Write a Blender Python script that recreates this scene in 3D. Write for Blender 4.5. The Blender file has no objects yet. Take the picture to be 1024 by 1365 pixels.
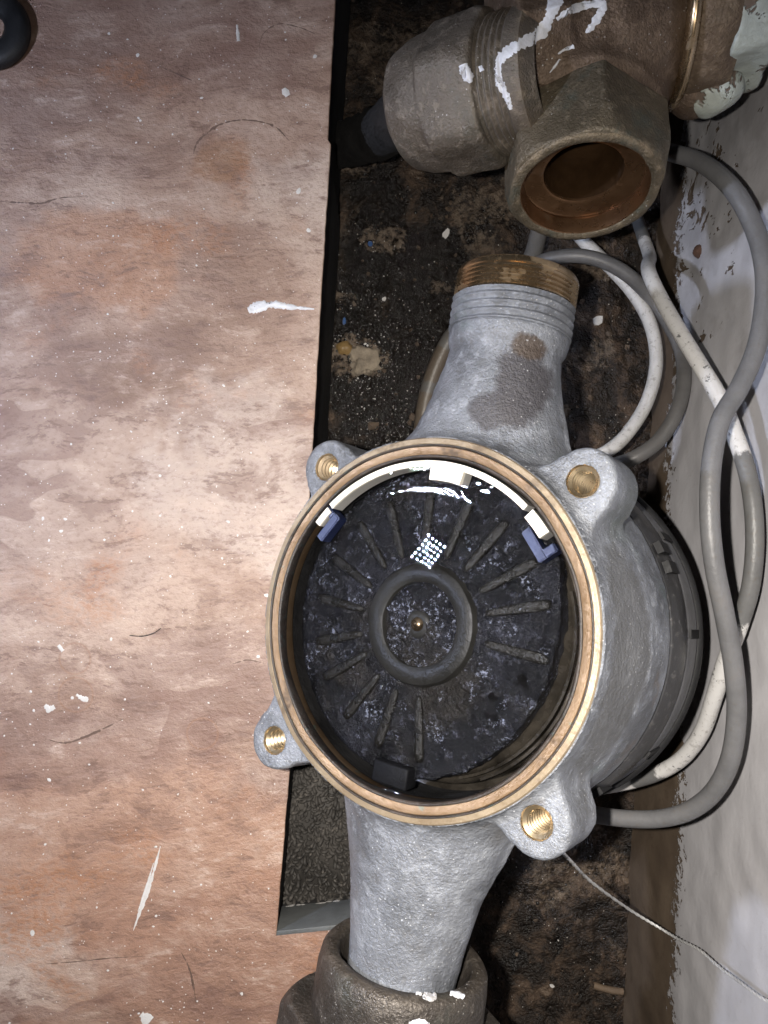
import bpy, bmesh, math, random
import numpy as np
from mathutils import Vector, Matrix, noise as mnoise
from mathutils.bvhtree import BVHTree

random.seed(7)
rng = np.random.default_rng(7)
S = bpy.context.scene
COL = S.collection
PI = math.pi

# ------------------------------------------------------------------ camera, world, lamps, exposure
H = 0.47                       # camera height over the dirt floor (m)
FPX = 1016.0                   # focal length in photo pixels (1024 x 1365)
cam_d = bpy.data.cameras.new('camera'); cam = bpy.data.objects.new('camera', cam_d); COL.objects.link(cam)
cam.location = (0, 0, H); cam.rotation_euler = (0, 0, 0)
cam_d.sensor_fit = 'VERTICAL'; cam_d.sensor_height = 36.0; cam_d.lens = 36.0 * FPX / 1365.0
cam_d.clip_start = 0.01; cam_d.clip_end = 50
S.camera = cam

W = bpy.data.worlds.new('World'); S.world = W; W.use_nodes = True
W.node_tree.nodes['Background'].inputs[0].default_value = (0.55, 0.62, 0.8, 1)
W.node_tree.nodes['Background'].inputs[1].default_value = 0.012
S.view_settings.view_transform = 'Standard'; S.view_settings.look = 'None'
S.cycles.max_bounces = 4; S.cycles.diffuse_bounces = 2; S.cycles.glossy_bounces = 3; S.cycles.transparent_max_bounces = 8; S.cycles.caustics_reflective = False
S.view_settings.exposure = 0.0; S.view_settings.gamma = 1.0

def at(px, py, d):             # a point of the place, from photo pixel and distance below the camera
    return Vector(((px - 512.0) / FPX * d, (682.5 - py) / FPX * d, H - d))

# pump frame: v right, u along the pipe, w out of the open face
PC = Vector((0.01056, -0.04105, H - 0.2788))
w_ax = Vector((-0.5233, 0.1313, 0.8420)).normalized()
u_ax = Vector((0.1577, 0.9859, -0.0558)); u_ax = (u_ax - u_ax.dot(w_ax) * w_ax).normalized()
v_ax = u_ax.cross(w_ax).normalized()
PM = Matrix(((v_ax.x, u_ax.x, w_ax.x, PC.x), (v_ax.y, u_ax.y, w_ax.y, PC.y), (v_ax.z, u_ax.z, w_ax.z, PC.z), (0, 0, 0, 1)))
PMI = PM.inverted()
def loc(px, py, k):            # pump-local (v, u, w) of a photo pixel on the plane w = k
    o = Vector((0, 0, H)); r = at(px, py, 1.0) - o
    s = (PC + k * w_ax - o).dot(w_ax) / r.dot(w_ax)
    return PMI @ (o + s * r)

# phone flash beside the lens
fl = bpy.data.lights.new('flash', 'AREA'); fl.shape = 'DISK'; fl.size = 0.007; fl.energy = 1.28; fl.spread = math.radians(124); fl.color = (1.0, 0.94, 0.86)
flo = bpy.data.objects.new('flash', fl); COL.objects.link(flo); flo.location = (-0.024, 0.004, H + 0.0); flo.rotation_euler = (math.radians(-22), math.radians(-7), 0)
# hand-held work lamp: a panel of small LEDs, mirrored in the water
Pm = PM @ loc(572, 735, -0.0016)
vd = (Vector((0, 0, H)) - Pm).normalized()
ld = (2 * w_ax.dot(vd) * w_ax - vd).normalized()
wl = bpy.data.lights.new('work_lamp', 'AREA'); wl.shape = 'RECTANGLE'; wl.size = 0.030; wl.size_y = 0.026
wl.energy = 1.5; wl.color = (0.70, 0.78, 1.0)
wl.use_nodes = True
nt = wl.node_tree; em = nt.nodes['Emission']
geo = nt.nodes.new('ShaderNodeNewGeometry'); sep = nt.nodes.new('ShaderNodeSeparateXYZ')
nt.links.new(geo.outputs['Parametric'], sep.inputs[0])
def lm(op, a, b):
    n = nt.nodes.new('ShaderNodeMath'); n.operation = op
    for i, x in enumerate((a, b)):
        if x is None: continue
        if isinstance(x, (int, float)): n.inputs[i].default_value = x
        else: nt.links.new(x, n.inputs[i])
    return n.outputs[0]
fx = lm('SUBTRACT', lm('FRACT', lm('MULTIPLY', sep.outputs[0], 6.0), None), 0.5)
fy = lm('SUBTRACT', lm('FRACT', lm('MULTIPLY', sep.outputs[1], 5.0), None), 0.5)
rr = lm('ADD', lm('MULTIPLY', fx, fx), lm('MULTIPLY', fy, fy))
dots = lm('LESS_THAN', rr, 0.026)
nt.links.new(lm('MULTIPLY', dots, 12.2), em.inputs['Strength'])
wlo = bpy.data.objects.new('work_lamp', wl); COL.objects.link(wlo)
wlo.location = Pm + ld * 0.44
wlo.rotation_euler = ld.to_track_quat('Z', 'Y').to_euler()      # faces the pump
wlo.rotation_euler.rotate_axis('Z', math.radians(-22))

# ------------------------------------------------------------------ helpers: objects
def tag(o, label=None, cat=None, group=None, kind=None):
    if label: o['label'] = label
    if cat: o['category'] = cat
    if group: o['group'] = group
    if kind: o['kind'] = kind
    return o
def mesh_obj(name, verts, faces, mat, parent=None, smooth=True):
    me = bpy.data.meshes.new(name)
    me.from_pydata([tuple(v) for v in verts], [], faces); me.update()
    return link(name, me, mat, parent, smooth)
def link(name, me, mat, parent=None, smooth=True):
    if smooth: me.polygons.foreach_set('use_smooth', [True] * len(me.polygons))
    if mat: me.materials.append(mat)
    o = bpy.data.objects.new(name, me); COL.objects.link(o)
    if parent: o.parent = parent
    return o
def empty(name, matrix):
    o = bpy.data.objects.new(name, None); COL.objects.link(o); o.matrix_world = matrix; o.empty_display_size = 0.02
    return o
def recalc(me):
    bm = bmesh.new(); bm.from_mesh(me); bmesh.ops.recalc_face_normals(bm, faces=bm.faces); bm.to_mesh(me); bm.free()
def lathe(name, prof, mat, parent=None, n=128, axis='z', a0=0, a1=2 * PI, origin=(0, 0, 0), sharp=None, wob=0.0, closed=False):
    """prof: list of (r, z); revolve round an axis"""
    full = abs(a1 - a0 - 2 * PI) < 1e-6
    V = []; F = []; m = len(prof); cnt = n if full else n + 1
    o = Vector(origin)
    for i in range(cnt):
        a = a0 + (a1 - a0) * i / n
        c, s = math.cos(a), math.sin(a)
        for r, z in prof:
            if wob: r = r + wob * mnoise.noise(Vector((c * 3, s * 3, z * 150)))
            p = Vector((r * c, r * s, z))
            if axis == 'y': p = Vector((p.x, p.z, -p.y))
            if axis == 'x': p = Vector((p.z, p.x, p.y))
            V.append(p + o)
    segs = m if closed else m - 1
    for i in range(n):
        j = (i + 1) % cnt if full else i + 1
        for k in range(segs):
            k2 = (k + 1) % m
            F.append((i * m + k, j * m + k, j * m + k2, i * m + k2))
    if not full and closed:
        F.append(tuple(range(m))); F.append(tuple((cnt - 1) * m + k for k in reversed(range(m))))
    ob = mesh_obj(name, V, F, mat, parent)
    recalc(ob.data)
    if sharp is not None: ob.data.set_sharp_from_angle(angle=math.radians(sharp))
    return ob
def catmull(P, n):
    P = [Vector(p) for p in P]
    Q = [2 * P[0] - P[1]] + P + [2 * P[-1] - P[-2]]
    out = []
    for i in range(1, len(Q) - 2):
        p0, p1, p2, p3 = Q[i - 1:i + 3]
        for k in range(n):
            t = k / n
            out.append(0.5 * ((2 * p1) + (p2 - p0) * t + (2 * p0 - 5 * p1 + 4 * p2 - p3) * t * t + (3 * p1 - p0 - 3 * p2 + p3) * t ** 3))
    out.append(P[-1]); return out
def tube(name, P, r, mat, parent=None, seg=16, n=10, jitter=0.0, rf=None):
    C = catmull(P, n) if n > 1 else [Vector(p) for p in P]
    V = []; F = []; T = []
    nrm = None
    for i, c in enumerate(C):
        t = (C[min(i + 1, len(C) - 1)] - C[max(i - 1, 0)]).normalized()
        if nrm is None: nrm = t.orthogonal().normalized()
        nrm = (nrm - nrm.dot(t) * t).normalized(); b = t.cross(nrm)
        R = r * (rf(i / (len(C) - 1)) if rf else 1)
        for k in range(seg):
            a = 2 * PI * k / seg
            d = nrm * math.cos(a) + b * math.sin(a)
            q = R
            if jitter: q += jitter * mnoise.noise((c + d * r) * 180)
            V.append(c + d * q)
            T.append(i / (len(C) - 1))
    for i in range(len(C) - 1):
        for k in range(seg):
            k2 = (k + 1) % seg
            F.append((i * seg + k, i * seg + k2, (i + 1) * seg + k2, (i + 1) * seg + k))
    F.append(tuple(reversed(range(seg)))); F.append(tuple((len(C) - 1) * seg + k for k in range(seg)))
    o = mesh_obj(name, V, F, mat, parent)
    at_ = o.data.attributes.new('along', 'FLOAT', 'POINT'); at_.data.foreach_set('value', T)
    recalc(o.data); o.data.set_sharp_from_angle(angle=math.radians(60))
    return o
def rbox(name, size, mat, parent=None, bev=0.0006, M=None, seg=2):
    bm = bmesh.new(); bmesh.ops.create_cube(bm, size=1)
    bmesh.ops.scale(bm, vec=size, verts=bm.verts)
    bmesh.ops.bevel(bm, geom=bm.edges[:], offset=bev, segments=seg, profile=0.5, affect='EDGES')
    if M is not None: bm.transform(M)
    me = bpy.data.meshes.new(name); bm.to_mesh(me); bm.free()
    o = link(name, me, mat, parent); o.data.set_sharp_from_angle(angle=math.radians(50))
    return o
def arc_box(name, r0, r1, z0, z1, a0, a1, mat, parent=None, n=12):
    return lathe(name, [(r0, z0), (r1, z0), (r1, z1), (r0, z1)], mat, parent, n=n, a0=math.radians(a0), a1=math.radians(a1), sharp=35, closed=True)

# ------------------------------------------------------------------ helpers: solid shapes from a distance field
def vnoise(X, Y, Z, sc, seed=0):           # cheap smooth value noise on arrays
    g = np.random.default_rng(seed).random((32, 32, 32)).astype(np.float32) * 2 - 1
    x, y, z = X * sc, Y * sc, Z * sc
    xi, yi, zi = np.floor(x).astype(np.int32), np.floor(y).astype(np.int32), np.floor(z).astype(np.int32)
    fx, fy, fz = x - xi, y - yi, z - zi
    fx, fy, fz = [q * q * (3 - 2 * q) for q in (fx, fy, fz)]
    r = 0
    for a in (0, 1):
        for b in (0, 1):
            for c in (0, 1):
                wgt = (fx if a else 1 - fx) * (fy if b else 1 - fy) * (fz if c else 1 - fz)
                r = r + wgt * g[(xi + a) % 32, (yi + b) % 32, (zi + c) % 32]
    return r
def smin(a, b, k):
    h = np.clip(0.5 + 0.5 * (b - a) / k, 0, 1)
    return b + (a - b) * h - k * h * (1 - h)
def smax(a, b, k): return -smin(-a, -b, k)
def field_mesh(name, lo, hi, h, fn, mat, parent=None, sharp=None):
    lo = np.array(lo, np.float32); hi = np.array(hi, np.float32)
    n = np.ceil((hi - lo) / h).astype(int) + 1
    ax = [lo[i] + h * np.arange(n[i], dtype=np.float32) for i in range(3)]
    X, Y, Z = np.meshgrid(*ax, indexing='ij')
    F = fn(X, Y, Z).astype(np.float32)
    F[0], F[-1] = 1, 1; F[:, 0], F[:, -1] = 1, 1; F[:, :, 0], F[:, :, -1] = 1, 1
    I = F < 0
    c = n - 1
    acc = np.zeros((*c, 3), np.float32); cnt = np.zeros(tuple(c), np.float32)
    def sl(d): return tuple(slice(d[i], d[i] + c[i]) for i in range(3))
    corners = [(a, b, e) for a in (0, 1) for b in (0, 1) for e in (0, 1)]
    for p in corners:
        for axn in range(3):
            if p[axn]: continue
            q = list(p); q[axn] = 1; q = tuple(q)
            fa, fb = F[sl(p)], F[sl(q)]
            m = (fa < 0) != (fb < 0)
            t = np.where(m, fa / np.where(m, fa - fb, 1), 0)
            for k in range(3):
                acc[..., k] += np.where(m, (t if k == axn else float(p[k])), 0)
            cnt += m
    act = cnt > 0
    idx = -np.ones(tuple(c), np.int64); ids = np.argwhere(act); idx[act] = np.arange(len(ids))
    V = lo + h * (ids + acc[act] / cnt[act][:, None])
    quads = []
    for axn in range(3):
        b1, b2 = [(1, 2), (2, 0), (0, 1)][axn]
        s0 = [slice(1, -1)] * 3; s0[axn] = slice(0, -1); s1 = list(s0); s1[axn] = slice(1, None)
        A, B = I[tuple(s0)], I[tuple(s1)]
        E = np.argwhere(A != B)
        sgn = A[tuple(E.T)]
        base = E.copy()
        for k in range(3):
            if k != axn: base[:, k] += 1
        def g(d1, d2):
            q = base.copy(); q[:, b1] -= d1; q[:, b2] -= d2
            return idx[tuple(q.T)]
        Q = np.stack([g(1, 1), g(0, 1), g(0, 0), g(1, 0)], 1)
        Q[~sgn] = Q[~sgn][:, ::-1]
        quads.append(Q)
    Q = np.concatenate(quads); Q = Q[(Q >= 0).all(1)]
    me = bpy.data.meshes.new(name)
    me.vertices.add(len(V)); me.vertices.foreach_set('co', V.astype(np.float32).ravel())
    me.loops.add(4 * len(Q)); me.loops.foreach_set('vertex_index', Q.astype(np.int32).ravel())
    me.polygons.add(len(Q)); me.polygons.foreach_set('loop_start', np.arange(0, 4 * len(Q), 4, dtype=np.int32))
    me.update(calc_edges=True); me.validate()
    o = link(name, me, mat, parent)
    if sharp: o.data.set_sharp_from_angle(angle=math.radians(sharp))
    return o

# ------------------------------------------------------------------ helpers: materials
class NT:
    def __init__(s, name):
        s.m = bpy.data.materials.new(name); s.m.use_nodes = True; s.t = s.m.node_tree
        s.b = s.t.nodes['Principled BSDF']; s.out = s.t.nodes['Material Output']
        s.tc = s.t.nodes.new('ShaderNodeTexCoord'); s.co = s.tc.outputs['Object']
    def n(s, t, **kw):
        q = s.t.nodes.new(t)
        for k, v in kw.items(): setattr(q, k, v)
        return q
    def l(s, a, b): s.t.links.new(a, b)
    def put(s, sock, v):
        if v is None: return
        if isinstance(v, bpy.types.NodeSocket): s.l(v, sock)
        elif isinstance(v, (tuple, list)) and len(v) == 3 and sock.type == 'RGBA': sock.default_value = (*v, 1)
        elif sock.type == 'RGBA' and isinstance(v, (int, float)): sock.default_value = (v, v, v, 1)
        else: sock.default_value = v
    def map(s, scale=(1, 1, 1), rot=(0, 0, 0), loc_=(0, 0, 0), co=None):
        q = s.n('ShaderNodeMapping'); s.l(co or s.co, q.inputs[0])
        q.inputs['Scale'].default_value = scale; q.inputs['Rotation'].default_value = rot; q.inputs['Location'].default_value = loc_
        return q.outputs[0]
    def noise(s, scale, detail=4, rough=0.55, dist=0.0, co=None):
        key = (scale, detail, rough, dist, co.node.name if co else '')
        if not hasattr(s, 'cache'): s.cache = {}
        if key not in s.cache: s.cache[key] = s._noise(scale, detail, rough, dist, co)
        return s.cache[key]
    def _noise(s, scale, detail, rough, dist, co):
        q = s.n('ShaderNodeTexNoise'); s.l(co or s.co, q.inputs['Vector'])
        q.inputs['Scale'].default_value = scale; q.inputs['Detail'].default_value = detail if detail > 6 else min(detail, 4)
        q.inputs['Roughness'].default_value = rough; q.inputs['Distortion'].default_value = dist
        return q.outputs['Fac']
    def vor(s, scale, feature='F1', co=None, rand=1.0, out='Distance'):
        q = s.n('ShaderNodeTexVoronoi', feature=feature); s.l(co or s.co, q.inputs['Vector'])
        q.inputs['Scale'].default_value = scale; q.inputs['Randomness'].default_value = rand
        return q.outputs[out]
    def ramp(s, fac, stops, interp='LINEAR'):
        q = s.n('ShaderNodeValToRGB'); q.color_ramp.interpolation = interp
        e = q.color_ramp.elements
        while len(e) < len(stops): e.new(0.5)
        for el, (p, c) in zip(e, stops):
            el.position = p; el.color = (*c, 1) if isinstance(c, (tuple, list)) else (c, c, c, 1)
        s.l(fac, q.inputs[0]); return q.outputs[0]
    def step(s, fac, a, b): 
        q = s.n('ShaderNodeMapRange', interpolation_type='SMOOTHSTEP'); s.l(fac, q.inputs[0])
        q.inputs[1].default_value = a; q.inputs[2].default_value = b
        return q.outputs[0]
    def mix(s, f, a, b, mode='MIX'):
        q = s.n('ShaderNodeMix', data_type='RGBA', blend_type=mode)
        s.put(q.inputs[0], f); s.put(q.inputs[6], a); s.put(q.inputs[7], b); return q.outputs[2]
    def math(s, op, a, b=None, c=None):
        q = s.n('ShaderNodeMath', operation=op)
        s.put(q.inputs[0], a); s.put(q.inputs[1], b); s.put(q.inputs[2], c); return q.outputs[0]
    def xyz(s, co=None):
        q = s.n('ShaderNodeSeparateXYZ'); s.l(co or s.co, q.inputs[0]); return q.outputs
    def attr(s, name):
        q = s.n('ShaderNodeAttribute', attribute_name=name); return q.outputs['Fac']
    def blob(s, c, rad, wob=0.35, nsc=120):      # soft mask round a point, with a ragged edge
        v = s.n('ShaderNodeVectorMath', operation='SUBTRACT'); s.l(s.co, v.inputs[0]); v.inputs[1].default_value = c
        d = s.n('ShaderNodeVectorMath', operation='DIVIDE'); s.l(v.outputs[0], d.inputs[0]); d.inputs[1].default_value = rad
        le = s.n('ShaderNodeVectorMath', operation='LENGTH'); s.l(d.outputs[0], le.inputs[0])
        x = s.math('ADD', le.outputs['Value'], s.math('MULTIPLY', s.math('SUBTRACT', s.noise(nsc, 5, 0.65), 0.5), wob * 4))
        q = s.step(x, 0.75, 1.1); return s.math('SUBTRACT', 1.0, q)
    def bump(s, *layers):       # (height socket, distance) ...
        prev = None
        for h, dist in layers:
            q = s.n('ShaderNodeBump'); s.l(h, q.inputs['Height']); q.inputs['Distance'].default_value = dist; q.inputs['Strength'].default_value = 1.0
            if prev is not None: s.l(prev, q.inputs['Normal'])
            prev = q.outputs[0]
        s.l(prev, s.b.inputs['Normal'])
    def done(s, col=None, rough=None, metal=None, spec=None, coat=None):
        s.put(s.b.inputs['Base Color'], col); s.put(s.b.inputs['Roughness'], rough); s.put(s.b.inputs['Metallic'], metal)
        s.put(s.b.inputs['Specular IOR Level'], spec); s.put(s.b.inputs['Coat Weight'], coat)
        return s.m

# vinyl with a printed stone pattern
def m_vinyl():
    s = NT('stone_vinyl')
    dis = s.n('ShaderNodeTexNoise'); s.l(s.co, dis.inputs['Vector']); dis.inputs['Scale'].default_value = 16; dis.inputs['Detail'].default_value = 2
    wv = s.n('ShaderNodeVectorMath', operation='MULTIPLY_ADD'); s.l(dis.outputs['Color'], wv.inputs[0]); wv.inputs[1].default_value = (0.022, 0.022, 0); s.l(s.co, wv.inputs[2])
    cw = wv.outputs[0]
    flow = s.map((1, 1.8, 1), (0, 0, math.radians(-18)), co=cw)
    big = s.noise(8, 4, 0.6, 0, co=cw)
    mid = s.noise(34, 7, 0.72, 0.0, co=flow)
    stk = s.noise(85, 4, 0.7, 0.0, co=s.map((1, 3.0, 1), (0, 0, math.radians(-20)), co=cw))
    fin = s.noise(280, 4, 0.75, 0.0, co=s.map((1, 1.5, 1), (0, 0, math.radians(-20))))
    base = s.ramp(big, [(0.33, (0.19, 0.115, 0.082)), (0.43, (0.28, 0.182, 0.135)), (0.50, (0.36, 0.247, 0.19)), (0.58, (0.43, 0.318, 0.255)), (0.68, (0.50, 0.395, 0.335))])
    mau = s.step(s.noise(9, 4, 0.6, 0, co=s.map((1, 2.4, 1), (0, 0, math.radians(-24)), (7.3, 4.2, 0), co=cw)), 0.52, 0.64)
    c = s.mix(s.math('MULTIPLY', mau, 0.6), base, (0.245, 0.165, 0.135))
    for px, py, rx, ry, col, k in ((110, 720, 0.085, 0.075, (0.54, 0.41, 0.33), 0.5), (330, 640, 0.05, 0.05, (0.52, 0.43, 0.38), 0.5), (300, 210, 0.016, 0.012, (0.27, 0.135, 0.06), 0.7),  # printed tones; the broad beige zone also paints in the glare
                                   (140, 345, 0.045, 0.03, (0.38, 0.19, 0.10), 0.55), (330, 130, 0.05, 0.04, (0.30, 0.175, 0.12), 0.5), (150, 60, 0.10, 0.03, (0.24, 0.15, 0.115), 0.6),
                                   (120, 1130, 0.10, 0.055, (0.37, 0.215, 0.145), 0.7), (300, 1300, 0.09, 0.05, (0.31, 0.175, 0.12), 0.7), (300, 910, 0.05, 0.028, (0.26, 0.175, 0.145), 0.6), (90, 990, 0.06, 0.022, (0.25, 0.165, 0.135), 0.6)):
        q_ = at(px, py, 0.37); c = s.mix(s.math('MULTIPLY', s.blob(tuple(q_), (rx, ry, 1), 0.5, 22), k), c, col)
    c = s.mix(s.math('MULTIPLY', s.ramp(mid, [(0.40, 1.0), (0.47, 0.0)]), 0.50), c, (0.20, 0.12, 0.09))
    c = s.mix(s.math('MULTIPLY', s.math('MULTIPLY', s.ramp(stk, [(0.40, 1.0), (0.46, 0.0)]), s.step(mid, 0.56, 0.44)), 0.6), c, (0.16, 0.095, 0.075))
    c = s.mix(s.math('MULTIPLY', s.math('MULTIPLY', s.ramp(stk, [(0.55, 0.0), (0.62, 1.0)]), s.step(mid, 0.46, 0.58)), 0.4), c, (0.58, 0.46, 0.39))
    c = s.mix(s.math('MULTIPLY', s.ramp(mid, [(0.52, 0.0), (0.66, 1.0)]), 0.38), c, (0.56, 0.43, 0.35))
    rust = s.math('MULTIPLY', s.step(s.noise(11, 3, 0.6, 0, co=s.map((1, 1.3, 1), loc_=(3.1, 1.7, 0), co=cw)), 0.56, 0.68), s.step(fin, 0.36, 0.60))
    c = s.mix(s.math('MULTIPLY', rust, 0.7), c, (0.36, 0.165, 0.08))
    c = s.mix(s.math('MULTIPLY', s.ramp(fin, [(0.36, 1.0), (0.48, 0.0)]), 0.4), c, (0.21, 0.125, 0.095))
    # printed cracks
    ln_ = s.noise(6.5, 3, 0.5, 0, co=s.map((1, 1.9, 1), (0, 0, math.radians(-14)), (2.2, 9.1, 0)))
    ld_ = s.math('SUBTRACT', ln_, 0.5)
    msk = s.step(s.noise(15, 3, 0.6, co=s.map(loc_=(5.5, 1.2, 0))), 0.52, 0.62)
    cr = s.math('MULTIPLY', s.math('SUBTRACT', 1.0, s.step(s.math('ABSOLUTE', ld_), 0.0, 0.0045)), msk)
    ledge = s.math('MULTIPLY', s.math('MULTIPLY', s.step(ld_, -0.001, 0.002), s.math('SUBTRACT', 1.0, s.step(ld_, 0.0, 0.07))), s.step(s.noise(12, 3, 0.6, co=s.map(loc_=(1.5, 6.2, 0))), 0.44, 0.60))
    c = s.mix(s.math('MULTIPLY', ledge, 0.55), c, (0.20, 0.115, 0.09))
    c = s.mix(s.math('MULTIPLY', cr, 0.12), c, (0.085, 0.05, 0.04))
    # dust and paint specks in the surface
    sp = s.math('LESS_THAN', s.vor(330), 0.10)
    sp = s.math('MULTIPLY', sp, s.step(s.noise(60, 2), 0.42, 0.6))
    c = s.mix(s.math('MULTIPLY', sp, 0.75), c, (0.75, 0.70, 0.66))
    # water rings left on the surface
    for px, py, rad in ((101, 926, 0.0083), (100, 878, 0.0075), (270, 978, 0.0075)):
        p = at(px, py, 0.37); p.z = 0
        vs = s.n('ShaderNodeVectorMath', operation='DISTANCE'); s.l(s.map((1, 1, 0)), vs.inputs[0]); vs.inputs[1].default_value = p
        ring = s.math('SUBTRACT', 1.0, s.step(s.math('ABSOLUTE', s.math('SUBTRACT', vs.outputs['Value'], rad)), 0.0002, 0.0008))
        c = s.mix(s.math('MULTIPLY', ring, 0.4), c, (0.28, 0.15, 0.09))
    rg = s.ramp(mid, [(0.35, 0.38), (0.65, 0.50)])
    s.bump((s.math('ADD', s.math('MULTIPLY', mid, 1.0), s.math('MULTIPLY', fin, 0.5)), 0.0012))
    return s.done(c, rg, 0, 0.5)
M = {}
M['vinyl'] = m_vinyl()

def m_dirt():
    s = NT('grimy_floor')
    n1 = s.noise(11, 6, 0.65, 0.5); n2 = s.noise(55, 6, 0.75, 0.4); n3 = s.noise(260, 4, 0.7)
    y = s.xyz()
    c = s.ramp(n2, [(0.34, (0.005, 0.004, 0.0035)), (0.50, (0.020, 0.013, 0.009)), (0.64, (0.085, 0.055, 0.036)), (0.76, (0.22, 0.165, 0.12))])
    # wet black tar-like patch on the left of the pump neck
    wet = s.blob(tuple(at(510, 470, 0.47)), (0.085, 0.10, 0.2), 0.55, 28)
    wet2 = s.blob(tuple(at(490, 560, 0.47)), (0.07, 0.06, 0.2), 0.4, 40)
    wt = s.math('MAXIMUM', wet, wet2)
    wt = s.math('MULTIPLY', wt, s.step(n1, 0.36, 0.47))
    c = s.mix(s.math('MULTIPLY', wt, 0.93), c, (0.008, 0.006, 0.005))
    pat = s.math('MULTIPLY', s.step(n1, 0.55, 0.64), s.step(n3, 0.38, 0.55))
    c = s.mix(s.math('MULTIPLY', pat, s.math('SUBTRACT', 0.75, s.math('MULTIPLY', wt, 0.5))), c, (0.23, 0.17, 0.12))
    for px, py, r_, k in ((475, 475, 0.016, 0.9), (485, 60, 0.028, 0.55), (545, 40, 0.02, 0.5), (520, 318, 0.013, 0.8), (640, 275, 0.022, 0.6), (455, 395, 0.008, 0.8), (470, 215, 0.012, 0.5), (690, 250, 0.014, 0.5), (790, 470, 0.014, 0.5), (650, 330, 0.01, 0.4), (740, 1180, 0.02, 0.35), (800, 350, 0.014, 0.6), (585, 380, 0.006, 0.6)):
        bl = s.math('MULTIPLY', s.blob(tuple(at(px, py, 0.47)), (r_, r_ * 0.75, 1), 1.0, 60), s.step(n3, 0.36, 0.56))
        c = s.mix(s.math('MULTIPLY', bl, k * 0.8), c, s.ramp(n3, [(0.4, (0.10, 0.07, 0.048)), (0.62, (0.27, 0.21, 0.155))])); wt = s.math('MULTIPLY', wt, s.math('SUBTRACT', 1.0, s.math('MULTIPLY', bl, 0.8)))
    c = s.mix(s.math('MULTIPLY', s.math('LESS_THAN', s.vor(240), 0.10), s.step(s.noise(40, 2), 0.5, 0.6)), c, (0.42, 0.38, 0.33))
    rg = s.mix(wt, s.ramp(n2, [(0.35, 0.28), (0.6, 0.7)]), s.ramp(n3, [(0.4, 0.12), (0.7, 0.32)]))
    s.bump((n2, 0.004), (s.math('ADD', n3, s.math('MULTIPLY', s.noise(650, 2, 0.7), 0.5)), 0.0024))
    return s.done(c, rg, 0, 0.5)
M['dirt'] = m_dirt()

def m_wall():
    s = NT('peeling_grey_paint')
    o = s.xyz()      # object coords: x along wall normal, y along wall, z height
    n1 = s.noise(30, 5, 0.7, 0.4); n2 = s.noise(170, 5, 0.75, 0.3); lo = s.noise(7, 3, 0.5)
    paint = s.ramp(s.noise(18, 5, 0.6, 0.2, co=s.map((1, 0.6, 2.0))), [(0.3, (0.50, 0.49, 0.51)), (0.7, (0.61, 0.60, 0.62))])
    paint = s.mix(s.math('MULTIPLY', s.step(n2, 0.60, 0.72), 0.22), paint, (0.25, 0.22, 0.19))
    brown = s.ramp(n1, [(0.3, (0.10, 0.07, 0.047)), (0.7, (0.155, 0.115, 0.08))])
    brown = s.mix(s.math('MULTIPLY', s.step(n2, 0.5, 0.7), 0.4), brown, (0.07, 0.045, 0.03))
    # paint stops at a ragged line some centimetres above the floor
    hgt = s.math('ADD', o[2], s.math('ADD', s.math('MULTIPLY', s.math('SUBTRACT', n2, 0.5), 0.055), s.math('MULTIPLY', s.math('SUBTRACT', n1, 0.5), 0.03)))
    yb = s.math('MULTIPLY', s.step(o[1], -0.14, -0.03), -0.036)
    mask = s.step(s.math('SUBTRACT', hgt, yb), 0.0690, 0.0710)
    # flaked patches, denser high up along the wall behind the valve
    den = s.math('ADD', s.math('MULTIPLY', s.step(o[1], 0.03, 0.17), 0.13), s.math('MULTIPLY', lo, 0.08))
    # fades out with height
    den = s.math('SUBTRACT', den, s.math('MULTIPLY', s.step(o[2], 0.08, 0.17), 0.10))
    fl_ = s.step(s.math('ADD', s.noise(70, 5, 0.7, 0.5, co=s.map((1, 1.0, 0.6))), den), 0.735, 0.76)
    mask = s.math('MULTIPLY', mask, s.math('SUBTRACT', 1.0, fl_))
    mould = s.math('MULTIPLY', s.step(s.math('ADD', s.noise(24, 5, 0.75), s.math('MULTIPLY', s.step(o[1], 0.0, 0.2), 0.16)), 0.58, 0.78), 0.6)
    paint = s.mix(s.math('MULTIPLY', mould, 0.45), paint, (0.14, 0.12, 0.10))
    c = s.mix(mask, brown, paint)
    rg = s.mix(mask, 0.75, 0.42)
    s.bump((mask, 0.0005), (n1, 0.0004), (n2, 0.0002))
    return s.done(c, rg, 0, 0.45)
M['wall'] = m_wall()

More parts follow.
